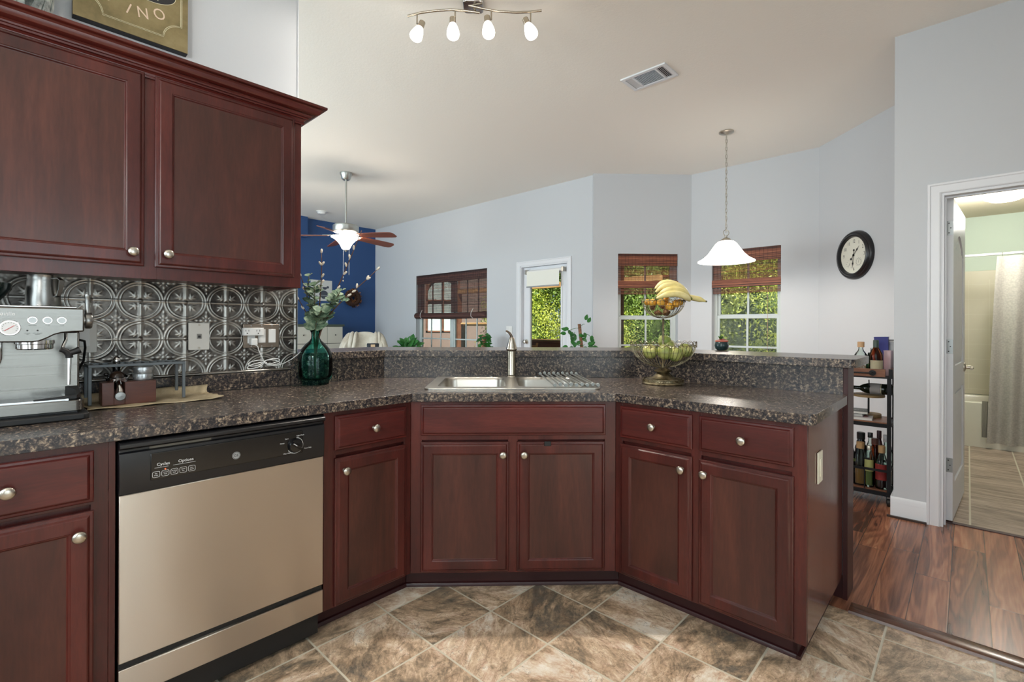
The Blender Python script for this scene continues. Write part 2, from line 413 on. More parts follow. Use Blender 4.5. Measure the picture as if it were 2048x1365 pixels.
# floors and ceiling
struct(MB().box(-9, 3.42, -3.52, .562, -.1, 0), 'floor', M_TILE, FR)
struct(MB().box(-9, 3.42, .562, RW+.118, -.1, .001), 'floor_hall', M_PLANK, FR)
struct(MB().box(-7.4, .82, RW+.118, 4.2, -.1, .001), 'floor_living', M_PLANK, FR)
struct(MB().box(.82, 3.42, RW+.118, 6.0, -.1, .0015), 'floor_bath', M_BTILE, FR)
struct(MB().prism([(-7.4, -3.6), (3.5, -3.6), (3.5, 6.0), (.949, 6.0), (.949, 3.151), (.065, 4.035), (-1.30, 4.035), (-2.27, 3.25), (-7.4, 3.25)], CEIL, CEIL+.1), 'ceiling', M_CEIL, FR)
for gx_, gy_, gz_, ge_, gr_ in FILL_BULBS:
    gl_ = thing('pendant_lamp', 'added fill bulb hanging behind the camera', 'ceiling light', FR, (gx_, gy_, CEIL))  # made-up lamp body that carries the added fill bulb
    m = MB(); m.lathe([(0, -.0005), (.06, -.0005), (.06, -.02), (.006, -.03), (.006, gz_+.05-CEIL), (.016, gz_+.045-CEIL), (.016, gz_+gr_+.004-CEIL), (0, gz_+gr_+.004-CEIL)], 24); m.build('fill_bulb_mount', M_NICKEL, gl_)
# wood threshold strip between tile and planks
ts = MB(); ts.loft([[(x, .548, 0), (x, .553, .010), (x, .57, .014), (x, .628, .013), (x, .648, .004), (x, .65, 0)] for x in (.80, 3.2)])
struct(ts, 'trim_1', wood('threshold_walnut', srgb(42, 20, 12), srgb(92, 50, 24), srgb(128, 76, 36), 'x', .25), FR)
ts = MB(); ts.box(DOOR[0], DOOR[1], RW+.10, RW+.14, 0, .006); struct(ts, 'trim_2', plain('dark_threshold', (62, 34, 34), .4), FR)
# baseboards
def baseboard(name, frame, x0, x1, y, sgn=-1):
    pr = [(0, 0), (.014, 0), (.014, .085), (.011, .094), (.0115, .10), (.008, .108), (.0085, .118), (.003, .128), (0, .13)]
    mb = MB(); mb.loft([[(x, y+sgn*d, z) for d, z in pr] for x in (x0, x1)])
    return struct(mb, name, M_WHITE, frame)
baseboard('baseboard_right', FR, .808, .983, RW)
baseboard('baseboard_far', FR, -7.2, -3.47, 3.09)
baseboard('baseboard_bay', FB2, 0, 1.344, 0)
mb = MB(); mb.box(.806, .8205, RW-.002, 2.4, 0, .13); struct(mb, 'baseboard_return', M_WHITE, FR)
mb = MB(); mb.box(.951, .963, 2.9, 4.8, 0, .11); struct(mb, 'baseboard_bath', M_WHITE, FR)
# dark shoe strip below the baseboard
mb = MB(); mb.box(.79, .985, RW-.03, RW-.014, 0, .012); struct(mb, 'trim_3', plain('dark_shoe_strip', (52, 36, 30), .4), FR)
# corner bead at the end of the kitchen wall
mb = MB(); mb.box(-.228, -.2235, WY-.002, WY+.004, 1.08, CEIL-.001); struct(mb, 'trim_4', M_WHITE, FL)

# door casings
def casing(name, x0, x1, zt, y, sgn, frame, w=.062, x_stop=None):
    pr = [(0, 0), (0, .009), (.006, .012), (.012, .010), (.03, .014), (.045, .013), (.05, .018), (.058, .019), (w, .016), (w, 0)]  # (outwards, thickness)
    mb = MB(); rings = []
    for (px, pz, dx, dz) in ((x0, 0, -1, 0), (x0, zt, -1, 1), (x1, zt, 1, 1), (x1, 0, 1, 0)):
        rings.append([(px+dx*o, y+sgn*t_, pz+dz*o) for o, t_ in pr])
    mb.loft(rings); return struct(mb, name, M_WHITE, frame)
casing('trim_5', DOOR[0], DOOR[1], DOOR[3], RW, -1, FR)
casing('trim_6', DX[0], DX[1], DX[3], 3.09, -1, FR)
def jamb(name, x0, x1, zt, y0, y1, frame):
    mb = MB(); t_ = .016
    mb.box(x0-.001, x0+t_, y0, y1, 0, zt); mb.box(x1-t_, x1+.001, y0, y1, 0, zt); mb.box(x0, x1, y0, y1, zt-t_, zt+.001)
    m_ = (y0+y1)/2; mb.box(x0+t_, x0+t_+.01, m_-.01, m_+.012, 0, zt-t_); mb.box(x1-t_-.01, x1-t_, m_-.01, m_+.012, 0, zt-t_); mb.box(x0+t_, x1-t_, m_-.01, m_+.012, zt-t_-.01, zt-t_)
    return struct(mb, name, M_WHITE, frame, bevel=.0015)
jamb('trim_7', DOOR[0], DOOR[1], DOOR[3], RW-.001, RW+.121, FR)
jamb('trim_8', DX[0], DX[1], DX[3], 3.089, 3.251, FR)

# ------------------------------------------------------------------ windows
M_VINYL = plain('pale_vinyl_window', (196, 204, 202), .4)
M_PANE = N('window_pane_glass')
def pane_mat():
    m = M_PANE; t = m.t
    tr = m.n('BsdfTransparent'); tr.inputs[0].default_value = (.93, .96, .95, 1)
    gl = m.n('BsdfGlossy'); gl.inputs['Roughness'].default_value = .03
    fz = m.n('LayerWeight', Blend=.12)
    mx = m.n('MixShader'); t.links.new(fz.outputs['Fresnel'], mx.inputs[0]); t.links.new(tr.outputs[0], mx.inputs[1]); t.links.new(gl.outputs[0], mx.inputs[2])
    t.links.new(mx.outputs[0], m.out.inputs[0]); return m.mat
M_PANE = pane_mat()
M_SCREEN = N('insect_screen_mesh')
def screen_mat():
    m = M_SCREEN; t = m.t
    tr = m.n('BsdfTransparent'); tr.inputs[0].default_value = (1, 1, 1, 1)
    df = m.n('BsdfDiffuse'); df.inputs[0].default_value = (*srgb(120, 122, 118), 1)
    mx = m.n('MixShader'); mx.inputs[0].default_value = .3
    t.links.new(tr.outputs[0], mx.inputs[1]); t.links.new(df.outputs[0], mx.inputs[2]); t.links.new(mx.outputs[0], m.out.inputs[0]); return m.mat
M_SCREEN = screen_mat()
def window(name, frame, x0, x1, z0, z1, y, rail_z, bars=1, double=False, hbars=()):
    """single-hung window set back y behind the wall face"""
    o = bpy.data.objects.new(name, None); COL.objects.link(o); o.matrix_world = frame @ T((x0+x1)/2, y, z0); o['kind'] = 'structure'
    cx = (x0+x1)/2; hw = (x1-x0)/2; h = z1-z0
    f = MB(); fw = .034
    f.box(-hw, -hw+fw, 0, .06, 0, h); f.box(hw-fw, hw, 0, .06, 0, h); f.box(-hw+fw, hw-fw, 0, .06, 0, fw); f.box(-hw+fw, hw-fw, 0, .06, h-fw, h)
    if double: f.box(-.035, .035, -.005, .06, fw, h-fw)
    f.build('window_frame', M_VINYL, o, bevel=.003)
    spans = [(-hw+fw, hw-fw)] if not double else [(-hw+fw, -.035), (.035, hw-fw)]
    for a, b in spans:
        r = rail_z-z0; s_ = .028
        up = MB(); up.box(a, b, .03, .055, r-.018, r+.018); up.box(a, a+s_, .03, .055, r, h-fw); up.box(b-s_, b, .03, .055, r, h-fw); up.box(a, b, .03, .055, h-fw-s_, h-fw)
        for k in range(bars): cx_ = a+s_+(b-a-2*s_)*(k+1)/(bars+1); up.box(cx_-.011, cx_+.011, .036, .05, r, h-fw)
        up.build('upper_sash', M_VINYL, o, bevel=.002)
        lo = MB(); lo.box(a, b, .003, .028, r-.032, r+.006); lo.box(a, a+s_, .003, .028, fw, r-.03); lo.box(b-s_, b, .003, .028, fw, r-.03); lo.box(a, b, .003, .028, fw, fw+s_)
        for k in range(bars): cx_ = a+s_+(b-a-2*s_)*(k+1)/(bars+1); lo.box(cx_-.011, cx_+.011, .009, .022, fw+s_, r-.03)
        for hz in hbars: lo.box(a+s_, b-s_, .0085, .0225, hz-z0-.011, hz-z0+.011)
        lo.build('lower_sash', M_VINYL, o, bevel=.002)
        g = MB(); g.box(a+.01, b-.01, .042, .044, r, h-fw-.01); g.box(a+.01, b-.01, .014, .016, fw+.01, r-.01); g.build('glass', M_PANE, o)
        g = MB(); g.add([(a+.01, .058, fw), (b-.01, .058, fw), (b-.01, .058, r), (a+.01, .058, r)], [(0, 1, 2, 3)]); g.build('insect_screen', M_SCREEN, o)
    sl = MB(); sl.box(-hw, hw, -y+.002, 0, -.001, .012); sl.build('window_sill', M_WHITE, o, bevel=.003)
    return o
window('window_1', T(0, 5.87, 0), 1.470, 2.210, SILL, 2.106, .08, 1.335, 1, False, (.985,))
window('window_2', FB2, .252, .993, SILL, 2.108, .08, 1.345, 1, False, (.985,))
window('window_3', FR, LW[0], LW[1], LW[2], LW[3], .08+3.09, 1.42, 2, True, (1.0,))
for k, (x0, x1, z0, z1) in enumerate(FILL_WIN_BACK): window(f'window_{4+k}', FR @ T(0, -3.4, 0) @ RZ(PI) @ T(-(x0+x1), 0, 0), x0, x1, z0, z1, .04, (z0+z1)/2, 1)  # added windows that frame the fill lights behind the camera
for k, (x0, x1, z0, z1) in enumerate(FILL_WIN_LIV): window(f'window_{6+k}', FR @ T(0, -3.0, 0) @ RZ(PI) @ T(-(x0+x1), 0, 0), x0, x1, z0, z1, .04, (z0+z1)/2, 2)  # added unseen windows for the living room fill lights
y0, y1, z0, z1 = FILL_WIN_RIGHT[0]
window('window_8', FR @ T(3.3, 0, 0) @ RZ(-PI/2), -y1, -y0, z0, z1, .04, (z0+z1)/2, 2)  # added window around the fill light on the right

# exterior door with a full pane
dr = bpy.data.objects.new('door_1', None); COL.objects.link(dr); dr['kind'] = 'structure'
dr.matrix_world = FR @ T((DX[0]+DX[1])/2, 3.14, 0)
hw = (DX[1]-DX[0])/2-.018
m = MB(); gx = .275; gz0, gz1 = .25, 1.93
for a, b, c, d in ((-hw, -gx, .01, 2.03), (gx, hw, .01, 2.03), (-gx, gx, .01, gz0), (-gx, gx, gz1, 2.03)): m.box(a, b, 0, .044, c, d)
m.build('door_slab', M_WHITE, dr, bevel=.002)
m = MB()
for sgn in (0,):
    m.rects(-gx-.02, gx+.02, gz0-.02, gz1+.02, [(0, 0), (0, -.006), (.006, -.012), (.026, -.012), (.034, -.002), (.034, .02)], capE=False, capS=False)
m.build('glazing_bead', M_WHITE, dr)
MB().box(-gx, gx, .02, .024, gz0, gz1).build('glass', M_PANE, dr)
kb = MB(); kb.lathe([(.0, 0), (.03, 0), (.031, .006), (.012, .012), (.011, .03), (.024, .038), (.029, .052), (.024, .064), (0, .068)], 24, RX(PI/2))
kb.build('door_knob', M_NICKEL, dr, M=T(-hw+.06, 0, 1.0), smooth=50)
# roller shade on the door
rs = thing('roller_shade', 'white roller shade half rolled down at the top of the glass door', 'window shade', FR, (-2.985, 3.128, 1.93))
m = MB(); m.tube([(-.29, -.03, .03), (.33, -.03, .03)], .022, 16); m.build('roller', M_WPLAST, rs)
MB().box(-.285, .275, -.052, -.050, -.165, .03).build('shade_fabric', plain('white_shade_fabric', (236, 236, 226), .8), rs)
MB().box(-.29, .278, -.056, -.046, -.185, -.165).build('hem_bar', plain('grey_hem_bar', (150, 152, 155), .4), rs, bevel=.002)
for x in (-.30, .33): MB().box(x-.018, x+.018, -.06, .0, -.0, .06).build('bracket', M_NICKEL, rs, bevel=.004)
m = MB(); m.tube([(.325, -.05, .03), (.326, -.05, -.6), (.327, -.05, -1.0)], .0022, 6); m.tube([(.338, -.05, .03), (.339, -.05, -.6), (.338, -.05, -1.0)], .0022, 6); m.build('bead_chain', M_WPLAST, rs)
# ================================================================== cabinets
DRW = [(0, 0), (0, -.010), (.003, -.0125), (.009, -.0135), (.013, -.018), (.016, -.0195)]
DOR = DRW+[(.049, -.0195), (.051, -.0175), (.054, -.0165), (.057, -.0125), (.060, -.0115), (.060, -.004)]
def knob(parent, x, z, y=-.0195):
    m = MB(); m.lathe([(.0, 0), (.009, 0), (.009, .003), (.0055, .006), (.0055, .014), (.010, .018), (.0155, .021), (.0165, .0245), (.0145, .028), (.007, .030), (0, .0302)], 24, T(x, y, z) @ RX(PI/2))
    return m.build('knob', M_NICKEL, parent, smooth=60)
def drawer(parent, x0, x1, z0, z1, knobs=True, name='drawer_front'):
    m = MB(); m.rects(x0, x1, z0, z1, DRW); d = m.build(name, M_CH_H, parent, smooth=18)
    if knobs: knob(d, (x0+x1)/2, (z0+z1)/2)
    return d
def door(parent, x0, x1, z0, z1, kx, kz):
    m = MB(); m.rects(x0, x1, z0, z1, DOR, capE=False); d = m.build('door', M_CH_V, parent, smooth=18)
    MB().box(x0+.05, x1-.05, -.012, -.003, z0+.05, z1-.05).build('door_panel', M_CH_P, d)
    knob(d, kx, kz); return d
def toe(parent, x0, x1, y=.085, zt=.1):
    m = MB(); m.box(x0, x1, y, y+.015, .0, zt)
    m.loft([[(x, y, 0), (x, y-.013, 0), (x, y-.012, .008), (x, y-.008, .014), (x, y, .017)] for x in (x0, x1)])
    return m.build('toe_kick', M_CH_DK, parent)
def face(parent, x0, x1, z0, z1, xs, zs, st=.03):
    """face frame: rails at zs, stiles at xs (pairs)"""
    m = MB()
    for a, b in xs: m.box(a, b, -.0005, .019, z0, z1)
    for a, b in zs: m.box(x0, x1, 0, .0185, a, b)
    return m.build('face_frame', M_CH_V, parent, bevel=.0008)
HC = .875
# base cabinet between the dishwasher and the corner (frame FL)
c1 = thing('base_cabinet', 'narrow dark cherry base cabinet with one drawer and one door, right of the dishwasher', 'cabinet', FL)
MB().box(-.405, -.002, .0195, .64, .1, HC).build('carcass', M_CH_V, c1)
face(c1, -.405, -.002, .1, HC, [(-.405, -.355), (-.036, -.001)], [(.1, .14), (.70, .73), (.845, HC)])
drawer(c1, -.363, -.031, .721, .857); door(c1, -.363, -.031, .105, .689, -.328, .639); toe(c1, -.405, .034)
# sink cabinet (frame FS)
c2 = thing('base_cabinet', 'wide dark cherry sink cabinet with two doors, directly below the steel sink', 'cabinet', FS)
W_ = B[0]-A[0]
m = MB(); m.prism([(.004, .0195), (W_-.004, .0195), (W_-.004+.43, .48), (W_+.2, .63), (-.2, .63), (-.43+.004, .48)], .1, .70)
m.build('carcass', M_CH_V, c2)
face(c2, .001, W_-.001, .1, HC, [(.0005, .05), (W_-.05, W_-.0005), (.438, .482)], [(.1, .14), (.70, .73), (.845, HC)])
drawer(c2, .046, .879, .722, .861, False, 'false_drawer_front')
door(c2, .046, .442, .110, .693, .415, .640); d2 = door(c2, .478, .876, .110, .693, .509, .640)
MB().box(.600, .630, -.024, -.017, .676, .697).build('latch_clip', M_BLACKM, d2, bevel=.002, label='small black plastic clip')
toe(c2, -.034, W_+.034)
# peninsula cabinet (frame FR)
c3 = thing('base_cabinet', 'dark cherry peninsula cabinet with two drawers above two doors, outlet on its end', 'cabinet', FR)
MB().box(.002, .745, .0195, .64, .1, HC).build('carcass', M_CH_V, c3)
face(c3, .002, .761, .1, HC, [(.001, .036), (.352, .392), (.715, .761)], [(.1, .14), (.70, .73), (.845, HC)])
drawer(c3, .029, .357, .718, .858); drawer(c3, .386, .721, .720, .859)
door(c3, .029, .358, .105, .689, .321, .634); door(c3, .386, .722, .110, .686, .413, .634)
toe(c3, -.034, .715)
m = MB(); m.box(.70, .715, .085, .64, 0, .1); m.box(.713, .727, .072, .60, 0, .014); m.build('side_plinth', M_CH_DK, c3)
M_CH_G = wood('glossy_cherry_end_panel', srgb(66, 30, 24), srgb(84, 38, 31), srgb(98, 47, 38), 'z', rough=.22, sc_=.9)
MB().box(.7455, .761, .0195, .655, .1, HC).build('end_panel', M_CH_G, c3, bevel=.001)
# end of the pony wall clad in cherry
cl = thing('bar_end_panel', 'tall dark cherry board closing the end of the bar wall beside the bar cart', 'panel', FR)
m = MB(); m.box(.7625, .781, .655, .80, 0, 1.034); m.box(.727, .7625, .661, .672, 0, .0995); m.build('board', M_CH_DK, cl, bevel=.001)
# cabinet at the far left of the picture (frame FL)
c4 = thing('base_cabinet', 'dark cherry base cabinet left of the dishwasher, under the coffee machine', 'cabinet', FL)
MB().box(-1.52, -1.037, .0195, .64, .1, HC).build('carcass', M_CH_V, c4)
face(c4, -1.52, -1.037, .1, HC, [(-1.52, -1.47), (-1.092, -1.053), (-1.0525, -1.037)], [(.1, .14), (.70, .73), (.845, HC)])
drawer(c4, -1.43, -1.086, .71, .855); door(c4, -1.43, -1.086, .13, .684, -1.12, .627); toe(c4, -1.52, -1.037)
# wall cabinet (frame FL)
UY = .33
c5 = thing('wall_cabinet', 'dark cherry wall cabinet with two doors and crown moulding above the tin backsplash', 'cabinet', FL, (0, UY, 0))
MB().box(-1.44, -.3555, .0195, WY-UY-.001, 1.395, 2.13).build('carcass', M_CH_V, c5)
face(c5, -1.44, -.355, 1.38, 2.135, [(-1.44, -1.40), (-.925, -.878), (-.40, -.355)], [(1.38, 1.44), (2.09, 2.135)])
MB().box(-.3745, -.3548, .0193, WY-UY-.001, 1.38, 2.135).build('end_panel', M_CH_V, c5)
door(c5, -1.415, -.9165, 1.424, 2.116, -.952, 1.470); door(c5, -.886, -.388, 1.424, 2.116, -.850, 1.472)
pr = [(0, 2.102), (.009, 2.102), (.011, 2.108), (.007, 2.112), (.009, 2.119), (.016, 2.124), (.022, 2.125), (.023, 2.131), (.029, 2.132), (.031, 2.137), (.036, 2.141), (.046, 2.143), (.055, 2.147), (.060, 2.154), (.062, 2.162), (.068, 2.167), (.080, 2.169), (.082, 2.171), (.082, 2.180), (0, 2.180)]
m = MB(); m.loft([[(-1.52, -o, z) for o, z in pr], [(-.355+o, -o, z) for o, z in pr], [(-.355+o, WY-UY-.001, z) for o, z in pr]])
m.build('crown_moulding', wood('cherry_crown', srgb(52, 18, 16), srgb(76, 27, 23), srgb(98, 38, 30), 'x', .26), c5, smooth=26)

# ================================================================== worktop, splash, bar
def off_pt(w):
    k = w*math.tan(PI/8); return (A[0]-k, A[1]+w), (B[0]+k, B[1]+w)
def slab(name, outer, holes, z0, z1, mat, parent=None, bevel=.004):
    bm = bmesh.new(); es = []
    for loop in [outer]+list(holes):
        vs = [bm.verts.new((x, y, z0)) for x, y in loop]
        es += [bm.edges.new((vs[i], vs[(i+1) % len(vs)])) for i in range(len(vs))]
    bmesh.ops.triangle_fill(bm, edges=es, use_beauty=True)
    r = bmesh.ops.extrude_face_region(bm, geom=bm.faces[:])
    for v in [g for g in r['geom'] if isinstance(g, bmesh.types.BMVert)]: v.co.z = z1
    bmesh.ops.recalc_face_normals(bm, faces=bm.faces)
    me = bpy.data.meshes.new(name); bm.to_mesh(me); bm.free(); me.materials.append(mat)
    me.shade_smooth(); me.set_sharp_from_angle(angle=math.radians(35))
    o = bpy.data.objects.new(name, me); COL.objects.link(o)
    if parent is not None: o.parent = parent
    if bevel:
        b = o.modifiers.new('bevel', 'BEVEL'); b.width = bevel; b.segments = 3; b.limit_method = 'ANGLE'; b.angle_limit = math.radians(40)
    return o
def rr(cx, cy, w_, h_, r, n=6):
    pts = []
    for (sx, sy, a0) in ((1, 1, 0), (-1, 1, PI/2), (-1, -1, PI), (1, -1, 3*PI/2)):
        for k in range(n+1):
            a = a0+PI/2*k/n; pts.append((cx+sx*(w_/2-r)+r*math.cos(a), cy+sy*(h_/2-r)+r*math.sin(a)))
    return pts
def P2(frame, x, y): v = frame @ Vector((x, y, 0)); return (v.x, v.y)
f0 = off_pt(-.025); f1 = off_pt(.654)
SX, SY = .0745, 2.560                                 # centre of the sink
outer = [P2(FL, -1.52, -.025), f0[0], f0[1], P2(FR, .752, -.025)]
for k in range(1, 6):
    a = -PI/2+PI/2*k/5; outer.append(P2(FR, .752+.036*math.cos(a), .011+.036*math.sin(a)))
outer += [P2(FR, .784, .61), P2(FR, .772, .654), f1[1], f1[0], P2(FL, -1.52, .654)]
ct = slab('countertop', outer, [rr(SX, SY, .80, .525, .05)], .876, .914, M_GRAN)
tag(ct, 'speckled brown and black laminate countertop wrapping the corner with the sink in it', 'countertop')
sp = MB()
m = add_run(sp, .655, WY, .9145, 1.034, .762, -.262)
o = sp.build('backsplash_board', M_GRAN); tag(o, 'speckled brown laminate upstand between the countertop and the raised bar', 'backsplash')
m = MB(); m.box(-1.52, -.264, .655, WY-.001, .9145, .990); o = m.build('backsplash_strip', M_GRAN, M=FL, bevel=.002)
tag(o, 'low speckled laminate strip along the wall under the pressed tin tiles', 'backsplash')
b0 = off_pt(.625); b1 = off_pt(1.05)
outer = [P2(FL, -.2535, .625), b0[0], b0[1], P2(FR, .775, .625)]
for k in range(1, 6):
    a = -PI/2+PI/2*k/5; outer.append(P2(FR, .775+.035*math.cos(a), .66+.035*math.sin(a)))
outer += [P2(FR, .810, 1.03), P2(FR, .79, 1.05), b1[1], b1[0], P2(FL, -.2215, 1.05), P2(FL, -.2215, WY-.0005), P2(FL, -.2535, WY-.012)]
bt = slab('bar_counter', outer, [], 1.0355, 1.0735, M_GRAN)
tag(bt, 'raised bar top of speckled brown laminate running behind the sink', 'countertop')

# ================================================================== sink
snk = thing('kitchen_sink', 'stainless steel double bowl drop-in sink set in the corner countertop', 'sink', F0, (SX, SY, .914))
M_SINK = steel('sink_stainless_steel', (190, 186, 178), .32, 'x', .04)
bowls = [(-.198, -.005, .335, .43), (.198, -.005, .335, .43)]
sl = slab('rim', rr(0, 0, .838, .562, .035), [rr(a, b, c, d, .065, 8) for a, b, c, d in bowls], .0008, .0075, M_SINK, snk, bevel=.003)
for a, b, c, d in bowls:
    m = MB(); rings = []
    for dz, ins, r in ((.0075, -.002, .066), (.004, .002, .065), (-.01, .006, .062), (-.16, .014, .056), (-.18, .022, .05), (-.19, .045, .03)):
        rings.append([(x, y, dz) for x, y in rr(a, b, c-2*ins, d-2*ins, max(r-.0, .01), 8)])
    m.loft(rings, None, True, False, False, True)
    bw = m.build('bowl', M_SINK, snk, smooth=60)
    m = MB(); m.lathe([(0, -.1885), (.045, -.1885), (.045, -.186), (.038, -.185), (.036, -.188), (0, -.188)], 24, T(a, b, 0)); m.build('drain', M_CHROME, bw)
for k, (x, w2_) in enumerate(((-.105, .05), (.15, .035))):
    m = MB(); m.lathe([(0, .0075), (.014, .0075), (.014, .011), (.011, .013), (0, .0135)], 20, T(x, .247, 0)); m.build('hole_cover', M_CHROME, snk)
# faucet
fc = thing('kitchen_faucet', 'brushed nickel single-lever pull-out faucet behind the sink', 'faucet', F0, (.083, 2.806, .9216))
M_BN = steel('brushed_nickel_faucet', (188, 178, 162), .24, 'z', .03)
m = MB(); m.lathe([(0, 0), (.030, 0), (.030, .004), (.0265, .007), (.025, .012), (.0245, .158), (0, .159)], 32); m.build('body', M_BN, fc, smooth=50)
m = MB(); m.tube([(0, 0, .01), (0, 0, .0125)], .0272, 32); m.build('base_ring', M_BLACKM, fc)
sh = MB(); sh.lathe([(0, .158), (.029, .158), (.0315, .161), (.0315, .166), (.030, .170), (.0245, .190), (.0185, .212), (.0150, .224), (.0125, .230), (0, .231)], 32, RX(.10)); shd = sh.build('spray_head', M_BN, fc, smooth=40)
m = MB(); m.lathe([(0, .1525), (.0275, .1525), (.0300, .158), (0, .158)], 32, RX(.10)); m.build('spray_face', plain('dark_bronze_ring', (60, 48, 42), .35, .6), shd, M=Matrix())
m = MB(); m.tube([(.002, .022, .224), (-.002, .022, .238), (-.010, .020, .251), (-.020, .018, .260), (-.029, .016, .264), (-.033, .015, .2645)], [.0088, .0080, .0070, .0062, .0056, .004], 14)
m.build('lever', plain('dark_nickel_lever', (112, 96, 84), .25, .9), fc, smooth=60)
# roll-up drying rack over the right end of the sink
rk = thing('drying_rack', 'rolled grey wire drying rack laid over the right end of the sink', 'dish rack', F0, (.385, 2.575, .9216))
M_RACKW = plain('grey_rack_wire', (158, 160, 156), .35, .7); M_RACKR = plain('grey_silicone_ends', (150, 156, 154), .6)
for k in range(9):
    x = -.105+k*.0262; z = .006+.003*(k % 2)
    m = MB(); m.tube([(x-.03, .235, z+.008), (x, -.235, z)], .0042, 8); m.build('wire', M_RACKW, rk)
for yy in (-.235, .235):
    m = MB()
    for k in range(9):
        x = -.105+k*.0262-(.03 if yy > 0 else 0); z = .009+.004*(k % 2)+(.008 if yy > 0 else 0)
        m.lathe([(0, -.010), (.008, -.010), (.009, -.004), (.009, .004), (.008, .010), (0, .010)], 12, T(x, yy, z) @ RX(PI/2))
    m.build('end_strip', M_RACKR, rk)
# ================================================================== lettering
def text_mesh(name, body, size, mat, parent, M, depth=.0006, align='CENTER', sx=1.0):
    cu = bpy.data.curves.new(name, 'FONT'); cu.body = body; cu.size = size; cu.extrude = depth; cu.align_x = align; cu.align_y = 'CENTER'; cu.resolution_u = 3
    t = bpy.data.objects.new('t', cu); COL.objects.link(t)
    me = bpy.data.meshes.new_from_object(t.evaluated_get(bpy.context.evaluated_depsgraph_get()))
    bpy.data.objects.remove(t); bpy.data.curves.remove(cu)
    me.transform(Matrix.Diagonal((sx, 1, 1, 1))); me.materials.clear(); me.materials.append(mat); me.name = name
    o = bpy.data.objects.new(name, me); COL.objects.link(o); o.parent = parent; o.matrix_local = M
    return o
def disc(m, x, y, z, r, d, n=24, M0=None):      # a short cylinder facing -y
    m.lathe([(0, 0), (r, 0), (r, d), (0, d)], n, T(x, y, z) @ RX(PI/2)); return m
def ring(m, x, y, z, r, t_, n=28, a0=0, a1=2*PI):
    full = abs(a1-a0-2*PI) < 1e-6
    k = n if full else n+1
    m.tube([(x+r*math.cos(a0+(a1-a0)*i/n), y, z+r*math.sin(a0+(a1-a0)*i/n)) for i in range(k)], t_, 6, closed=full); return m
M_PRINT = plain('white_print', (225, 225, 225), .5)
M_PRINTK = plain('black_print', (30, 30, 32), .5)

# ================================================================== dishwasher (frame FL)
def steel_aniso(name, rgb, rough):
    m = N(name)
    f = m.noise(m.mapping(m.obj(), (3, 3, 300)), 1, 2, .5)
    m.set(color=srgb(*rgb), metal=1, rough=rough, aniso=.95); m.p.inputs['Anisotropic Rotation'].default_value = .25
    tg = m.n('Tangent', direction_type='RADIAL', axis='Z'); m.t.links.new(tg.outputs[0], m.p.inputs['Tangent'])
    wob = m.noise(m.mapping(m.obj(), (5, 5, 3)), 1.0, 1, .4)
    b1_ = m.n('Bump', Height=wob, Strength=.25, Distance=.004); b2 = m.n('Bump', Height=f, Strength=.02, Distance=.0004, Normal=b1_.outputs[0])
    m.set(normal=b2.outputs[0]); return m.mat
M_DW = steel_aniso('brushed_steel_door', (200, 190, 178), .30)
dw = thing('dishwasher', 'built-in dishwasher with stainless steel door and black control panel', 'dishwasher', FL, (-.7235, 0, 0))
a, b = -.3085, .3085
MB().box(a+.004, b-.004, .015, .60, .02, .86).build('tub_body', M_BLACKM, dw)
MB().box(a, b, -.022, .015, .219, .713).build('door', M_DW, dw, bevel=.003)
m = MB(); m.box(a, b, -.022, .012, .112, .200); m.build('kick_panel', M_DW, dw, bevel=.003)
MB().box(a+.001, b-.001, -.010, .014, .1995, .2195).build('gap_strip', M_BLACKM, dw)
MB().box(a+.01, b-.01, .045, .06, 0, .112).build('toe_board', M_BLACK, dw)
cp = MB(); cp.loft([[(x, .015, .714), (x, -.024, .714), (x, -.0275, .745), (x, -.028, .800), (x, -.026, .835), (x, -.014, .838), (x, -.014, .846), (x, -.030, .848), (x, -.036, .853), (x, -.036, .862), (x, -.028, .868), (x, .015, .868)] for x in (a, b)])
cpo = cp.build('control_panel', plain('black_panel_plastic', (20, 20, 23), .3), dw, bevel=.001, smooth=50)
MB().box(-.235, .225, -.0305, -.026, .744, .826).build('fascia', M_BLACK, cpo, bevel=.0025)
m = MB(); m.loft([[(x, -.0145, z) for x, z in ((-.235, .8375), (-.07, .8375), (-.07, .8455), (-.235, .8455))], [(x, -.0135, z) for x, z in ((-.235, .8375), (-.07, .8375), (-.07, .8455), (-.235, .8455))]])
m.build('recess_reflection', plain('painted_recess_reflection', (120, 112, 98), .4), cpo)  # grey strip paints the light reflected in the handle slot
kb = MB(); kb.lathe([(0, 0), (.027, 0), (.0245, .010), (.022, .014), (0, .0145)], 32, T(.196, -.0305, .775) @ RX(PI/2)); kbo = kb.build('dial', M_BLACK, cpo)
MB().box(-.021, .021, -.012, 0, -.0045, .0045).build('dial_grip', M_BLACK, kbo, M=T(.196, -.0445, .775) @ RY(math.radians(38)), bevel=.002)
MB().box(-.019, -.004, -.0125, -.0115, -.001, .001).build('dial_pointer', M_PRINT, kbo, M=T(.196, -.0452, .775) @ RY(math.radians(38)))
m = MB(); ring(m, .196, -.031, .775, .0285, .0009, 30, -2.6, 1.4); m.build('dial_ring', M_PRINT, cpo)
for txt, x, z in (('Heavy', .150, .789), ('Start', .166, .803), ('Light Wash', .215, .809), ('Plate Warmer', .172, .742+.008), ('Rinse Only', .243, .758)):
    text_mesh('lettering', txt, .006, M_PRINT, cpo, T(x, -.0309, z) @ RX(PI/2), .0002)
m = MB(); disc(m, 0, -.0306, .7755, .0125, .0008); bd = m.build('badge', plain('silver_badge', (170, 175, 180), .3, .6), cpo)
m = MB(); ring(m, 0, -.0316, .7755, .0108, .0006); m.build('badge_ring', M_PRINTK, bd)
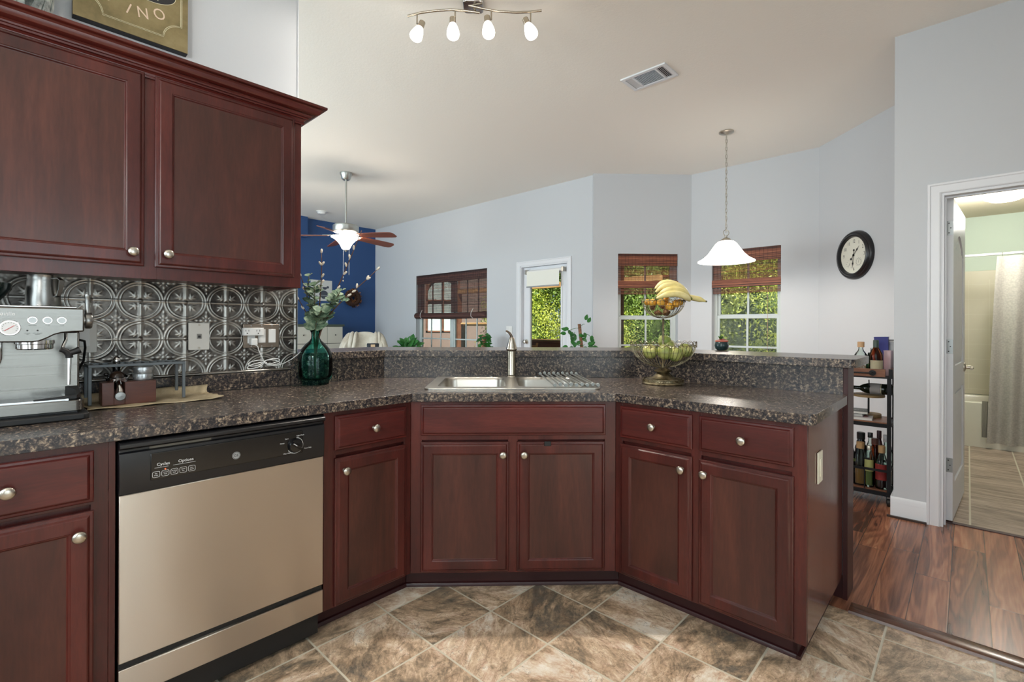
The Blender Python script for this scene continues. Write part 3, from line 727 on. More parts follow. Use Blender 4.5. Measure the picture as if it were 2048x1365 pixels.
text_mesh('monogram', 'GE', .0125, M_PRINTK, bd, T(0, -.0316, .7755) @ RX(PI/2), .0003)
for k in range(5):
    x = -.221+k*.0232
    m = MB(); ring_pts = [(x-.0092, .752), (x+.0092, .752), (x+.0092, .768), (x-.0092, .768)]
    m.tube([(px_, -.031, pz_) for px_, pz_ in rr(x, .760, .0185, .017, .004, 3)], .0005, 5, closed=True); bt_ = m.build('button', M_PRINT, cpo)
    for q_, l_ in enumerate((('Pots', '& Pans'), ('Normal', 'Wash'), ('Hi-Temp', 'Wash'), ('Heated', 'Dry'), ('Reset', 'Option'))[k]):
        text_mesh('lettering', l_, .0046, M_PRINT, bt_, T(x, -.031, .7628-.0055*q_) @ RX(PI/2), .0002, sx=.8)
text_mesh('lettering', 'Cycles', .0125, M_PRINT, cpo, T(-.203, -.031, .789) @ RX(PI/2), .0002)
text_mesh('lettering', 'Options', .0125, M_PRINT, cpo, T(-.144, -.031, .789) @ RX(PI/2), .0002)
for x0, x1 in ((-.225, -.19), (-.178, -.118)): MB().box(x0, x1, -.0311, -.0306, .7795, .7802).build('rule', M_PRINT, cpo)
m = MB(); disc(m, -.198, -.0308, .7725, .0022, .0006, 10); m.build('indicator_light', glow('orange_indicator', (255, 110, 60), .6), cpo)

# ================================================================== pressed tin backsplash (frame FL)
def tin():
    S = .159; z0, z1 = .990, 1.405; x0, x1 = -1.45, -.2262; n = 58
    dx = S/n; nx = int((x1-x0)/dx)+1; nz = int((z1-z0)/dx)+1
    E = math.exp; V = []; H = hashlib_free = None
    def h(u, v):
        u -= math.floor(u); v -= math.floor(v); du = min(u, 1-u); dv = min(v, 1-v)
        d = math.hypot(du, dv); r = 0
        r += 1.5*E(-((du-.0)/.045)**2) if d > .07 else 0
        r += .9*E(-(dv/.022)**2)
        r += 1.6*E(-(d/.035)**4)
        r += 1.25*E(-((d-.482)/.02)**2)+.95*E(-((d-.418)/.013)**2)
        p = (du+dv)*Q; t_ = (du-dv)*Q
        r += 1.1*E(-((p-.25)/.065)**2-(t_/.02)**2)
        for sg in (1, -1):
            pp = p-.205; tt = t_-sg*.045; c_, s_ = math.cos(.85), math.sin(.85)*sg
            a_ = pp*c_+tt*s_; b_ = -pp*s_+tt*c_
            r += 1.0*E(-(a_/.055)**2-(b_/.017)**2)
            pp = p-.15; tt = t_-sg*.028; a_ = pp*math.cos(1.3)+tt*math.sin(1.3)*sg; b_ = -pp*math.sin(1.3)*sg+tt*math.cos(1.3)
            r += .7*E(-(a_/.04)**2-(b_/.013)**2)
        e = .5-du; f = .5-dv; R_ = math.hypot(e, f); mn = min(e, f)
        r += 1.3*E(-(R_/.032)**2)
        r += 1.2*E(-((R_-.115)/.042)**2-(mn/.03)**2)
        r += .8*E(-((R_-.23)/.035)**2-(mn/.022)**2)
        dg = abs(e-f)*Q
        r += .8*E(-((R_-.10)/.035)**2-(dg/.016)**2)
        return r*.0019
    vs = []; relief_h = []; ph = -.233
    for j in range(nz+1):
        z = z0+(z1-z0)*j/nz
        for i in range(nx+1):
            x = x0+(x1-x0)*i/nx
            hh = h((x-ph)/S, (z-.996)/S)
            if z < .999: hh = .006*max(0, 1-((z-.9955)/.006)**2)**.5 if abs(z-.9955) < .006 else hh
            vs.append((x, WY-.0022-hh, z)); relief_h.append(min(1, hh/.0022))
    W = nx+1; fs = [(j*W+i, j*W+i+1, (j+1)*W+i+1, (j+1)*W+i) for j in range(nz) for i in range(nx)]
    # close the sheet at the right with its folded edge
    n0 = len(vs); vs += [(x1+.0008, WY-.001, z0), (x1+.0008, WY-.001, z1)]
    fs.append((nx, n0, n0+1, nz*W+nx))
    me = bpy.data.meshes.new('tin_backsplash'); me.from_pydata(vs, [], fs); me.shade_smooth()
    at_ = me.attributes.new('relief', 'FLOAT', 'POINT'); at_.data.foreach_set('value', relief_h+[.5, .5])
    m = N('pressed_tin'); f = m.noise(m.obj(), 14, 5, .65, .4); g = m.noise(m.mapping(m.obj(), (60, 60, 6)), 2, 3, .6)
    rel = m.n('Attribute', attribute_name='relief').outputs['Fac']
    relief_mask = m.ramp(m.math('ADD', rel, m.math('MULTIPLY', m.math('SUBTRACT', f, .5), .8)), [(.05, (0, 0, 0)), (.45, (1, 1, 1))])  # recesses of the relief darker, raised parts paler
    m.set(color=m.mix(relief_mask, m.ramp(f, [(.35, srgb(64, 61, 59)), (.6, srgb(104, 99, 94))]), srgb(160, 158, 153)), metal=1, rough=m.math('ADD', m.math('MULTIPLY', g, .2), .25))
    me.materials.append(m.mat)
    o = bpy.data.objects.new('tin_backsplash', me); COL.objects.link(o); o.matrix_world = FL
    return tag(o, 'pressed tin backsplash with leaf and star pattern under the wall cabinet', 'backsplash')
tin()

# ------------------------------------------------------------------ plates and outlets
def plate(name, label, x, z, w_, h_, mat, y=WY-.006, cat='outlet'):
    t = thing(name, label, cat, FL, (x, y, z)); MB().box(-w_/2, w_/2, -.0055, 0, -h_/2, h_/2).build('cover_plate', mat, t, bevel=.0022)
    return t
pp = plate('phone_jack_plate', 'white phone jack cover plate on the tin backsplash', -.6615, 1.164, .081, .120, plain('off_white_plate', (222, 219, 212), .4), cat='phone jack')
MB().box(-.009, .009, -.0085, -.0052, -.010, .011).build('jack', plain('grey_jack', (140, 138, 134), .5), pp, bevel=.001)
MB().box(-.005, .005, -.0089, -.0084, -.006, .004).build('socket', M_BLACKM, pp)
for z in (-.051, .051): m = MB(); disc(m, 0, -.0052, z, .0045, .002, 14); m.build('screw', M_NICKEL, pp)
M_PLT = steel('brushed_nickel_plate', (150, 138, 126), .34, 'z', .03)
sp_ = plate('switch_plate', 'triple brushed metal plate with an outlet and two white rocker switches', -.400, 1.163, .164, .114, M_PLT, cat='light switch')
for x in (-.047,): MB().box(x-.017, x+.017, -.0085, -.0052, -.035, .033).build('outlet', M_WPLAST, sp_, bevel=.0015)
for x in (0, .047): MB().box(x-.0165, x+.0165, -.0105, -.0052, -.033, .033).build('rocker', M_WPLAST, sp_, bevel=.0015)
for x in (-.047, 0, .047):
    for z in (-.049, .049): m = MB(); disc(m, x, -.0052, z, .0032, .0015, 12); m.build('screw', M_CHROME, sp_)
ex = thing('outlet_extender', 'white plastic outlet extender plugged into the metal switch plate', 'outlet extender', FL, (-.4455, WY-.0123, 1.184))
m = MB(); m.prism(rr(0, -.0175, .094, .034, .014, 5), -.0185, .0185); m.build('body', M_WPLAST, ex, bevel=.003)
for x in (-.03, .018):
    mm = MB()
    for dx in (-.0065, .0065): mm.box(x+dx-.001, x+dx+.001, -.0352, -.0343, .001, .009)
    mm.box(x-.0025, x+.0025, -.0352, -.0343, -.010, -.005); mm.build('socket', M_BLACKM, ex)
pg = thing('charging_cord', 'white phone charging cord with a coiled loop hanging below the outlet', 'cord', FL, (-.444, WY-.012, 1.135))
m = MB(); m.prism(rr(0, -.018, .030, .036, .006, 4), -.015, .017); m.build('plug', M_WPLAST, pg, bevel=.003)
pts = [(0, -.03, -.012), (.014, -.034, -.02), (.020, -.03, -.04), (.034, -.028, -.07), (.044, -.028, -.092)]
def loopc(cx, cz, a, b_, rot, k0, n=22):
    return [(cx+a*math.cos(2*PI*i/n+k0)*math.cos(rot)-b_*math.sin(2*PI*i/n+k0)*math.sin(rot), -.029+.004*math.sin(i), cz+a*math.cos(2*PI*i/n+k0)*math.sin(rot)+b_*math.sin(2*PI*i/n+k0)*math.cos(rot)) for i in range(n)]
pts += loopc(.008, -.100, .036, .012, .18, 0)+loopc(.080, -.094, .036, .011, .12, PI)+loopc(.006, -.112, .038, .010, .25, 0)+loopc(.082, -.100, .034, .012, -.1, PI)
pts += [(.06, -.028, -.112), (.095, -.03, -.118), (.13, -.04, -.108), (.165, -.05, -.088), (.19, -.06, -.066), (.205, -.055, -.054), (.23, -.01, -.0575), (.27, .06, -.0585), (.30, .10, -.0585)]
m = MB(); m.tube(pts, .0021, 6); m.build('cable', M_WPLAST, pg, smooth=180)
m = MB(); m.tube([(.046, -.034, -.100), (.05, -.036, -.104), (.054, -.034, -.100), (.052, -.022, -.098), (.047, -.022, -.098)], .002, 6, closed=True); m.build('tie', M_WPLAST, pg)
o1 = plate('wall_outlet', 'white outlet plate on the tin backsplash behind the coffee machine', -1.045, 1.163, .075, .115, plain('off_white_plate', (222, 219, 212), .4))
MB().box(-.016, .016, -.0085, -.0052, -.034, .034).build('outlet', M_WPLAST, o1, bevel=.0015)
so = thing('wall_outlet', 'cream outlet plate on the shiny end panel of the peninsula cabinet', 'outlet', FR, (.7615, .165, .605), PI/2)
so.matrix_world = FR @ T(.7615, .185, .690) @ RZ(PI/2)
m_cr = plain('cream_plate', (224, 220, 200), .4)
MB().box(-.036, .036, -.0055, 0, -.058, .058).build('cover_plate', m_cr, so, bevel=.002); MB().box(-.0165, .0165, -.0085, -.0052, -.033, .033).build('outlet', m_cr, so, bevel=.0015)

# ================================================================== coffee machine (frame FL)
ex_ = (-1.245, .40, .914)
em = thing('espresso_machine', 'stainless steel espresso machine with pressure gauge at the left edge of the counter', 'coffee machine', FL, ex_)
OF = T(-ex_[0], -ex_[1], -ex_[2])
M_EM = steel('espresso_brushed_steel', (124, 122, 118), .24, 'x', .04)
m = MB(); m.prism([(-1.43, .225), (-1.42, .215), (-1.085, .215), (-1.072, .228), (-1.072, .60), (-1.43, .60)], .9145, .934); m.build('base_plate', M_BLACKM, em, OF, bevel=.004)
m = MB(); m.prism([(-1.42, .25), (-1.10, .25), (-1.09, .262), (-1.09, .42), (-1.42, .42)], .934, .945); m.build('tray_gap', M_BLACK, em, OF)
m = MB(); m.prism([(-1.42, .236), (-1.105, .236)]+[(-1.105+.02*math.sin(k*PI/12), .256-.02*math.cos(k*PI/12)) for k in range(1, 7)]+[(-1.085, .42), (-1.42, .42)], .941, .975); tr_ = m.build('drip_tray', M_EM, em, OF, bevel=.002, smooth=50)
m = MB()
for k in range(9): m.box(-1.40, -1.125, .262+k*.0145, .269+k*.0145, .974, .978)
m.box(-1.405, -1.398, .258, .392, .974, .979); m.box(-1.127, -1.12, .258, .392, .974, .979); m.build('tray_grille', M_CHROME, tr_, M=Matrix())
m = MB(); m.add([(-1.19, .235, .9755), (-1.10, .245, .977), (-1.088, .262, .977), (-1.084, .38, 1.005), (-1.11, .395, 1.005), (-1.13, .27, .981)], [(0, 1, 2, 3, 4, 5)]); 
m2 = MB(); m2.loft([[(-1.20, .262, .9765), (-1.20, .272, .9765), (-1.20, .272, .9815), (-1.20, .262, .9815)], [(-1.10, .262, .977), (-1.10, .285, .977), (-1.10, .285, .988), (-1.10, .262, .988)], [(-1.088, .30, .977), (-1.098, .33, .977), (-1.098, .33, 1.0), (-1.088, .30, .995)], [(-1.088, .379, .977), (-1.12, .379, .977), (-1.12, .379, 1.008), (-1.088, .379, 1.008)]])
m2.build('tray_handle', M_BLACKM, em, OF, bevel=.001)
MB().box(-1.41, -1.0835, .382, .60, .934, 1.192).build('body', M_EM, em, OF, bevel=.006)
pz = [(-1.42, 1.162), (-1.205, 1.160), (-1.188, 1.1625), (-1.17, 1.172), (-1.155, 1.182), (-1.138, 1.188), (-1.11, 1.191), (-1.085, 1.192), (-1.085, 1.266), (-1.42, 1.266)]
m = MB(); m.loft([[(x, .238, z) for x, z in pz], [(x, .242, z) for x, z in pz], [(x, .60, z) for x, z in pz]]); hd = m.build('head', M_EM, em, OF, bevel=.004)
MB().box(-1.40, -1.10, .26, .59, 1.2665, 1.272).build('cup_warmer_tray', M_CHROME, em, OF, bevel=.002)
m = MB(); disc(m, -1.251, .238, 1.204, .0235, .006, 32); gg = m.build('gauge_bezel', M_CHROME, em, OF, bevel=.0015)
m = MB(); disc(m, -1.251, .2319, 1.204, .0195, .0008, 32); m.build('gauge_face', M_PRINT, gg, M=Matrix())
MB().box(-.014, .012, -.0006, 0, -.0007, .0007).build('gauge_needle', plain('red_needle', (190, 40, 35), .4), gg, M=T(-1.251, .2308, 1.204) @ RY(math.radians(-38)))
m = MB()
for k in range(12):
    a_ = math.radians(-30+k*21.8); disc(m, -1.251+.0155*math.cos(a_), .2312, 1.204+.0155*math.sin(a_), .0009, .0006, 6)
m.build('gauge_marks', M_PRINTK, gg, M=Matrix())
for x in (-1.203, -1.170, -1.138):
    m = MB(); disc(m, x, .238, 1.227, .0118, .003, 28); bb = m.build('button', M_CHROME, em, OF, bevel=.001); m = MB(); disc(m, x, .2352, 1.227, .0088, .0015, 24); m.build('button_cap', M_STEEL2, bb, M=Matrix())
for x in (-1.214, -1.192): m = MB(); disc(m, x, .2382, 1.196, .0022, .001, 12); m.build('indicator', M_PRINTK, em, OF)
text_mesh('lettering', 'Breville', .0155, M_PRINT, em, OF @ T(-1.263, .2375, 1.2455) @ RX(PI/2), .0004)
for t_, x, z in (('PROGRAM', -1.203, 1.2115), ('1 CUP', -1.170, 1.2115), ('2 CUP', -1.138, 1.2115), ('CLEAN\nME', -1.214, 1.186), ('HOT WATER\nSTEAM', -1.192, 1.186)):
    text_mesh('lettering', t_, .0036, M_PRINTK, em, OF @ T(x, .2378, z) @ RX(PI/2), .0002)
m = MB(); m.lathe([(0, 1.136), (.040, 1.136), (.043, 1.139), (.043, 1.152), (.046, 1.154), (.046, 1.165), (0, 1.165)], 36, T(-1.195, .312, 0)); m.build('group_head', M_CHROME, em, OF)
m = MB(); m.tube([(-1.272, .33, 1.16), (-1.272, .33, 1.11), (-1.276, .33, 1.095), (-1.288, .33, 1.088), (-1.31, .33, 1.09), (-1.32, .33, 1.10)], .007, 10); m.tube([(-1.30, .33, 1.16), (-1.30, .33, 1.115)], .024, 20); m.build('grinder_chute', M_CHROME, em, OF, smooth=60)
m = MB(); m.lathe([(0, 0), (.016, 0), (.016, .006), (.026, .007), (.027, .010), (.027, .021), (.025, .024), (0, .024)], 32, T(-1.0845, .30, 1.228) @ RY(PI/2)); sd = m.build('steam_dial', M_STEEL2, em, OF)
m = MB(); m.lathe([(0, 0), (.008, 0), (.0075, .01), (.0065, .02), (.0075, .035), (.0075, .05), (.0095, .055), (.0085, .06), (0, .061)], 20, T(-1.071, .30, 1.254)); m.build('dial_lever', M_STEEL2, sd, M=Matrix(), smooth=50)
m = MB(); m.tube([(-1.125, .29, 1.19), (-1.125, .285, 1.165), (-1.131, .28, 1.15), (-1.136, .275, 1.13)], .0045, 10); m.tube([(-1.117, .28, 1.11), (-1.118, .275, 1.07), (-1.119, .27, 1.022)], [.006, .005, .004], 10); w_ = m.build('steam_wand', M_CHROME, em, OF, smooth=60)
m = MB(); m.tube([(-1.138, .275, 1.136), (-1.126, .277, 1.130), (-1.118, .279, 1.118), (-1.117, .28, 1.108)], [.008, .009, .0095, .0095], 12); m.tube([(-1.118, .279, 1.122), (-1.105, .279, 1.127), (-1.092, .28, 1.133)], [.008, .0095, .011], 12); m.build('wand_grip', M_BLACKM, w_, M=Matrix(), smooth=60)
M_SMOKE = glass('smoked_hopper_plastic', (90, 120, 112), .05)
m = MB(); m.lathe([(0, 1.272), (.045, 1.272), (.052, 1.29), (.078, 1.325), (.080, 1.345), (.076, 1.345), (.072, 1.326), (.048, 1.294), (0, 1.28)], 32, T(-1.322, .42, 0)); m.build('bean_hopper', plain('dark_hopper_plastic', (28, 40, 38), .12), em, OF)
m = MB(); m.tube([(-1.075, .48, 1.16), (-1.06, .50, 1.155), (-1.055, .53, 1.13), (-1.057, .56, 1.08), (-1.075, .59, 1.03)], .004, 8); m.build('power_cord', M_BLACKM, em, OF)
pt = thing('milk_pitcher', 'stainless steel milk frothing pitcher standing on the coffee machine', 'pitcher', FL, (-1.171, .42, 1.2725))
m = MB(); m.lathe([(0, 0), (.043, 0), (.0445, .004), (.043, .05), (.040, .09), (.0395, .104), (.041, .106), (.0385, .104), (.039, .09), (.042, .05), (.043, .006), (0, .004)], 36); m.build('body', M_STEEL2, pt, smooth=40)
m = MB(); m.loft([[(x, -w2, z), (x, w2, z), (x+tx, w2, z+tz), (x+tx, -w2, z+tz)] for x, z, tx, tz, w2 in ((.034, .092, 0, .003, .007), (.056, .094, .001, .003, .007), (.064, .088, .003, .001, .007), (.061, .06, .003, -.0, .007), (.052, .038, .003, -.001, .006), (.040, .034, .0, -.003, .006))])
m.build('handle', M_STEEL2, pt, M=RZ(-.9), smooth=30)

# ------------------------------------------------------------------ burlap, rack, tamping block
def burlap():
    nx, ny = 46, 26; vs = []; rnd = random.Random(3)
    for j in range(ny+1):
        v = j/ny
        for i in range(nx+1):
            u = i/nx; x = -1.062+u*.418+.004*math.sin(v*9); y = .400+.23*v-.012*u+.004*math.sin(u*14)
            if u > .9: x += .006*math.sin(v*20)
            z = .9165+.0015*math.sin(u*17+v*9)+(.009*(u-.9)*10 if u > .9 else 0)*(1-v)
            if v > .82: z += (v-.82)/.18*.034; y = .400+.23*.82+.03*(v-.82)/.18+.01
            if v < .1: z += .0
            y = min(y, .6535); vs.append((x, y, z))
    W = nx+1; fs = [(j*W+i, j*W+i+1, (j+1)*W+i+1, (j+1)*W+i) for j in range(ny) for i in range(nx)]
    me = bpy.data.meshes.new('burlap_mat'); me.from_pydata(vs, [], fs); me.shade_smooth()
    m = N('burlap_weave'); wv = m.n('TexChecker', Vector=m.mapping(m.obj(), (1, 1, 1)), Scale=420.)
    m.set(color=m.mix(m.math('MULTIPLY', wv.outputs[1], .35), m.ramp(m.noise(m.obj(), 30, 4, .6), [(.3, srgb(184, 164, 130)), (.7, srgb(214, 198, 166))]), srgb(150, 130, 98)), rough=.95); m.bump(wv.outputs[1], .3, .0006)
    me.materials.append(m.mat); o = bpy.data.objects.new('burlap_mat', me); COL.objects.link(o); o.matrix_world = FL
    s_ = o.modifiers.new('solid', 'SOLIDIFY'); s_.thickness = .0022; s_.offset = 1
    return tag(o, 'tan burlap mat curling up against the wall under the coffee tools', 'mat')
burlap()
rk2 = thing('metal_rack', 'small grey metal shelf rack standing over the wooden tamping block', 'rack', FL, (-.90, .56, .920))
M_RACK = plain('grey_painted_metal', (104, 110, 114), .45, .3)
m = MB(); s_ = .0052; X0, X1, Y0, Y1, ZT = -.145, .145, -.058, .058, .142
for y in (Y0, Y1): m.box(X0-s_, X1+s_, y-s_, y+s_, ZT-s_, ZT+s_)
for x in (X0, X1): m.box(x-s_, x+s_, Y0+s_, Y1-s_, ZT-s_, ZT+s_)
m.build('top_frame', M_RACK, rk2, bevel=.001)
for k in range(11):
    x = X0+.014+k*.0262; MB().box(x-.0025, x+.0025, Y0+s_, Y1-s_, ZT-.002, ZT+.003).build('bar', M_RACK, rk2)
for x in (X0, X1):
    for y in (Y0, Y1): MB().box(x-s_, x+s_, y-s_, y+s_, 0, ZT-s_).build('leg', M_RACK, rk2, bevel=.001)
tb = thing('tamping_block', 'reddish brown wooden tamping block under the grey rack', 'wooden block', FL, (-.937, .487, .920))
M_BLK = wood('walnut_block', srgb(56, 28, 20), srgb(80, 41, 29), srgb(102, 56, 39), 'x', .35)
m = MB(); m.box(-.080, -.046, -.040, .04, 0, .083); m.box(-.046, -.014, -.040, .04, 0, .028); m.box(-.046, -.014, -.01, .04, .028, .05); m.box(-.014, .080, -.040, .04, 0, .083); m.build('block', M_BLK, tb, bevel=.001)
pf = thing('portafilter', 'chrome portafilter resting in the wooden block with its round end facing forward', 'portafilter', FL, (-.967, .49, 1.004))
m = MB(); m.lathe([(0, -.002), (.030, -.002), (.034, .0), (.034, .012), (.037, .013), (.037, .016), (.031, .016), (.03, .004), (0, .004)], 32); m.build('basket', M_CHROME, pf, M=T(0, .012, .002) @ RX(.15))
m = MB(); m.tube([(0, -.02, .0), (0, -.032, -.012), (0, -.042, -.030), (0, -.047, -.045)], [.007, .0085, .0105, .0125], 16); m.build('neck', M_CHROME, pf, smooth=60)
m = MB(); m.lathe([(0, 0), (.0155, 0), (.0165, .002), (.0165, .006), (.0145, .008), (0, .0085)], 28, T(0, -.052, -.051) @ RX(PI/2)); m.build('end_cap', M_STEEL2, pf)
m = MB(); m.lathe([(.0, .012), (.024, .012), (.0235, .020), (.018, .030), (.009, .036), (0, .0375)], 28, T(0, .012, 0)); m.build('coffee_dome', plain('dark_brown_dome', (46, 32, 24), .3), pf, smooth=60)
m = MB(); m.ball((-.033, .0, .026), .008, 12); m.tube([(-.03, .004, .022), (-.012, .012, .016)], .003, 8); m.build('side_knob', M_BLACK, pf, smooth=180)
tp = thing('tamper', 'tall dark tamper with a chrome cap standing behind the portafilter', 'tamper', FL, (-.962, .556, .920))
m = MB(); m.lathe([(0, 0), (.0165, 0), (.0165, .02), (.008, .03), (.0075, .06), (.011, .10), (.0125, .13), (.011, .145), (0, .146)], 24); m.build('handle', M_BLACK, tp, smooth=50)
m = MB(); m.lathe([(0, .146), (.011, .146), (.0125, .155), (.011, .168), (.006, .173), (0, .174)], 24); m.build('cap', M_CHROME, tp, smooth=50)
for k, (x, y, z, lb) in enumerate(((-.889, .497, 1.0035, 'lower of two silver metal dosing rings stacked on the wooden block'), (-.887, .498, 1.0285, 'upper of two silver metal dosing rings stacked on the wooden block'))):
    dc = thing('dosing_ring', lb, 'coffee tool', FL, (x, y, z), group='dosing rings on the wooden block')
    m = MB(); m.lathe([(0, 0), (.031, 0), (.032, .002), (.032, .012), (.034, .013), (.034, .023), (.032, .0245), (0, .0245)], 32); m.build('body', plain('aluminium', (200, 204, 206), .3, .9), dc)
# ================================================================== ceiling fixtures
M_SHADE_ON = glow('lit_frosted_glass', (255, 246, 232), 4.0)
def pxw(px, d): return ((px-1024)/969.5*d*.99954+.0304*d, d*.99954-(px-1024)/969.5*d*.0304)
tl = thing('track_light', 'brushed nickel ceiling track light with four lit glass spotlights over the kitchen', 'ceiling light', F0, (-.145, 2.80, CEIL))
def tlp(px, py, d=2.78):
    x, y = pxw(px, d); return Vector((x+.145, y-2.80, 1.214+(653-py)/969.5*d-CEIL))
m = MB(); m.prism(rr(0, 0, .115, .115, .02), -.028, -.0005); m.build('canopy', M_CHROME, tl, bevel=.004)
cam_rods = ([(813, 33), (840, 26), (870, 22), (900, 20), (930, 22), (957, 26)], [(935, 11), (965, 18), (995, 23), (1030, 25), (1055, 24), (1081, 21)])
for k, rod in enumerate(cam_rods):
    m = MB(); m.tube([tlp(x, y) for x, y in rod], .0065, 12); m.build('rod', M_BN, tl, smooth=60)
m = MB(); m.tube([(0, 0, -.02), tlp(948, 22)], .006, 10); m.build('stem', M_BN, tl)
for (sx_, sy_, top, bot) in ((832, 28, (843, 45), (829, 82)), (908, 21, (903, 37), (905, 79)), (980.5, 20, (972, 34), (976, 76)), (1059, 24, (1048, 38), (1063, 77))):
    a_ = tlp(sx_, sy_); c_ = tlp(*top); e_ = tlp(*bot); c_.y += .0; e_.y -= .02
    m = MB(); m.tube([a_, a_+Vector((0, 0, -.058))], .0042, 10); arm = m.build('spot_arm', M_BN, tl)
    dr_ = (e_-c_).normalized(); L_ = (e_-c_).length
    m = MB(); m.tube([c_, c_+dr_*.045], [.0175, .0195], 20); m.build('lamp_holder', M_BN, tl)
    P_ = [c_+dr_*t_ for t_ in (.038, .05, .07, .09, .105, L_-.004, L_)]
    m = MB(); m.tube(P_, [.0185, .024, .031, .0355, .0365, .033, .030], 24); m.build('glass_shade', M_SHADE_ON, tl, smooth=70)
    w_ = Vector((-.145, 2.80, CEIL))+e_+dr_*.05
    sl_ = add_light('spot_bulb', 'SPOT', w_-dr_*.045, 50, (1, .93, .84), .03, target=w_+dr_*1.0)
    sl_.data.spot_size = math.radians(150); sl_.data.spot_blend = .55

vt = thing('ceiling_vent', 'white louvred air vent set diagonally in the ceiling', 'vent', FR, (-.57, 1.396, CEIL))
m = MB(); m.rects(-.178, .178, -.112, .112, [(0, 0), (0, -.006), (.006, -.010), (.026, -.010), (.028, -.004), (.028, 0)], RX(-PI/2) @ RX(PI/2), capE=False)
m = MB()
for a, b, c, d in ((-.178, .178, -.112, -.086), (-.178, .178, .086, .112), (-.178, -.150, -.086, .086), (.150, .178, -.086, .086), (-.097, -.085, -.086, .086), (.085, .097, -.086, .086)): m.box(a, b, c, d, -.012, -.0005)
m.build('frame', M_WHITE, vt, bevel=.002)
MB().box(-.150, .150, -.086, .086, -.002, -.0008).build('duct_opening', plain('dark_duct', (58, 60, 66), .8), vt)
for k in range(12): y = -.079+k*.0144; MB().box(-.085, .085, -.0055, .0055, -.0008, .0008).build('louvre', M_WHITE, vt, M=T(0, y, -.007) @ RX(.75))
for sg in (-1, 1):
    for k in range(4): MB().box(-.005, .005, -.086, .086, -.0008, .0008).build('side_louvre', M_WHITE, vt, M=T(sg*(.104+k*.0125), 0, -.007) @ RY(.75*sg))

fan = thing('ceiling_fan', 'nickel ceiling fan with five reddish wooden blades and lit glass shades in the living room', 'ceiling fan', F0, (-1.851, 5.974, CEIL))
M_FN = plain('brushed_nickel', (186, 188, 184), .35, .9)
m = MB(); m.lathe([(0, -.0005), (.072, -.0005), (.072, -.02), (.060, -.045), (.052, -.075), (.035, -.09), (0, -.09)], 32); m.build('canopy', M_FN, fan, smooth=40)
m = MB(); m.tube([(0, 0, -.08), (0, 0, -.62)], .012, 14); m.build('down_rod', M_FN, fan)
m = MB(); m.lathe([(0, -.615), (.022, -.615), (.022, -.635), (.14, -.64), (.152, -.65), (.152, -.715), (.14, -.73), (.07, -.745), (.05, -.80), (0, -.80)], 40); m.build('motor_housing', M_FN, fan, smooth=40)
M_BLADE = wood('rosewood_fan_blade', srgb(84, 40, 28), srgb(122, 62, 44), srgb(146, 80, 58), 'x', .4)
for k in range(5):
    M_ = RZ(math.radians(50+72*k)) @ T(0, 0, -.765) @ RY(.05) @ RX(-.24)
    pl = [(.20, -.055), (.45, -.068), (.62, -.070), (.675, -.062), (.70, -.035), (.70, .045), (.675, .065), (.62, .070), (.45, .066), (.20, .055)]
    m = MB(); m.prism(pl, -.004, .004); bl = m.build('blade', M_BLADE, fan, M_, bevel=.001)
    m = MB(); m.loft([[(x, -w2, .004), (x, w2, .004), (x, w2, .008), (x, -w2, .008)] for x, w2 in ((.10, .012), (.15, .018), (.20, .04), (.27, .035))]); m.build('blade_iron', M_FN, bl)
m = MB(); m.lathe([(0, -.80), (.055, -.80), (.05, -.815), (.02, -.83), (.014, -.86), (.014, -.935), (.022, -.942), (.014, -.958), (.006, -.965), (0, -.968)], 28); m.build('light_kit', M_FN, fan, smooth=40)
m = MB(); m.lathe([(.0, -.932), (.042, -.932), (.052, -.915), (.066, -.885), (.088, -.852), (.118, -.822), (.150, -.800), (.172, -.790), (.170, -.786), (.146, -.794), (.114, -.816), (.084, -.846), (.06, -.88), (.04, -.92), (0, -.922)], 40); m.build('glass_bowl', M_SHADE_ON, fan, smooth=60)
for x, l_ in ((-.02, .33), (.05, .29)):
    m = MB(); m.tube([(x, -.03, -.94), (x, -.03, -.96-l_)], .0022, 6); pc = m.build('pull_chain', M_WPLAST, fan)
    if x < 0: m = MB(); m.ball((x, -.03, -.99-l_), .011, 10, sz=(.7, .7, 1)); m.build('pull_knob', plain('pale_wood_knob', (214, 196, 160), .5), pc, smooth=180)
for k in range(3):
    a_ = math.radians(200+120*k); add_light('fan_bulb', 'POINT', (-1.851+.11*math.cos(a_), 5.974+.11*math.sin(a_), 2.288), 13, (1, .87, .72), .03)

sm = thing('smoke_detector', 'round white smoke detector on the ceiling beyond the wall cabinet', 'smoke detector', F0, (-2.874, 8.003, CEIL))
m = MB(); m.lathe([(0, -.0005), (.078, -.0005), (.078, -.012), (.062, -.016), (.058, -.040), (.045, -.048), (0, -.048)], 32); m.build('body', M_WPLAST, sm)

pd = thing('pendant_lamp', 'lit white glass bell pendant hanging on a chain in the dining bay', 'pendant lamp', F0, (2.183, 4.569, CEIL))
m = MB(); m.lathe([(0, -.0005), (.067, -.0005), (.067, -.008), (.05, -.018), (.014, -.026), (.008, -.03), (0, -.03)], 36); m.build('canopy', M_NICKEL, pd, smooth=40)
ch = MB(); z = -.03; k = 0
while z > -.93:
    pts = [(.0095*math.cos(a_)*(1 if k % 2 else 0), .0095*math.cos(a_)*(0 if k % 2 else 1), z-.021+.024*math.sin(a_)) for a_ in [2*PI*i/10 for i in range(10)]]
    ch.tube(pts, .0024, 5, closed=True); z -= .037; k += 1
c_ = ch.build('chain', M_NICKEL, pd, smooth=180); c_['kind'] = 'stuff'
m = MB(); m.tube([(.003*math.sin(i*1.3), .003*math.cos(i*1.7), -.03-i*.05) for i in range(19)], .0022, 5); m.build('lamp_wire', plain('clear_wire', (180, 176, 168), .4), pd)
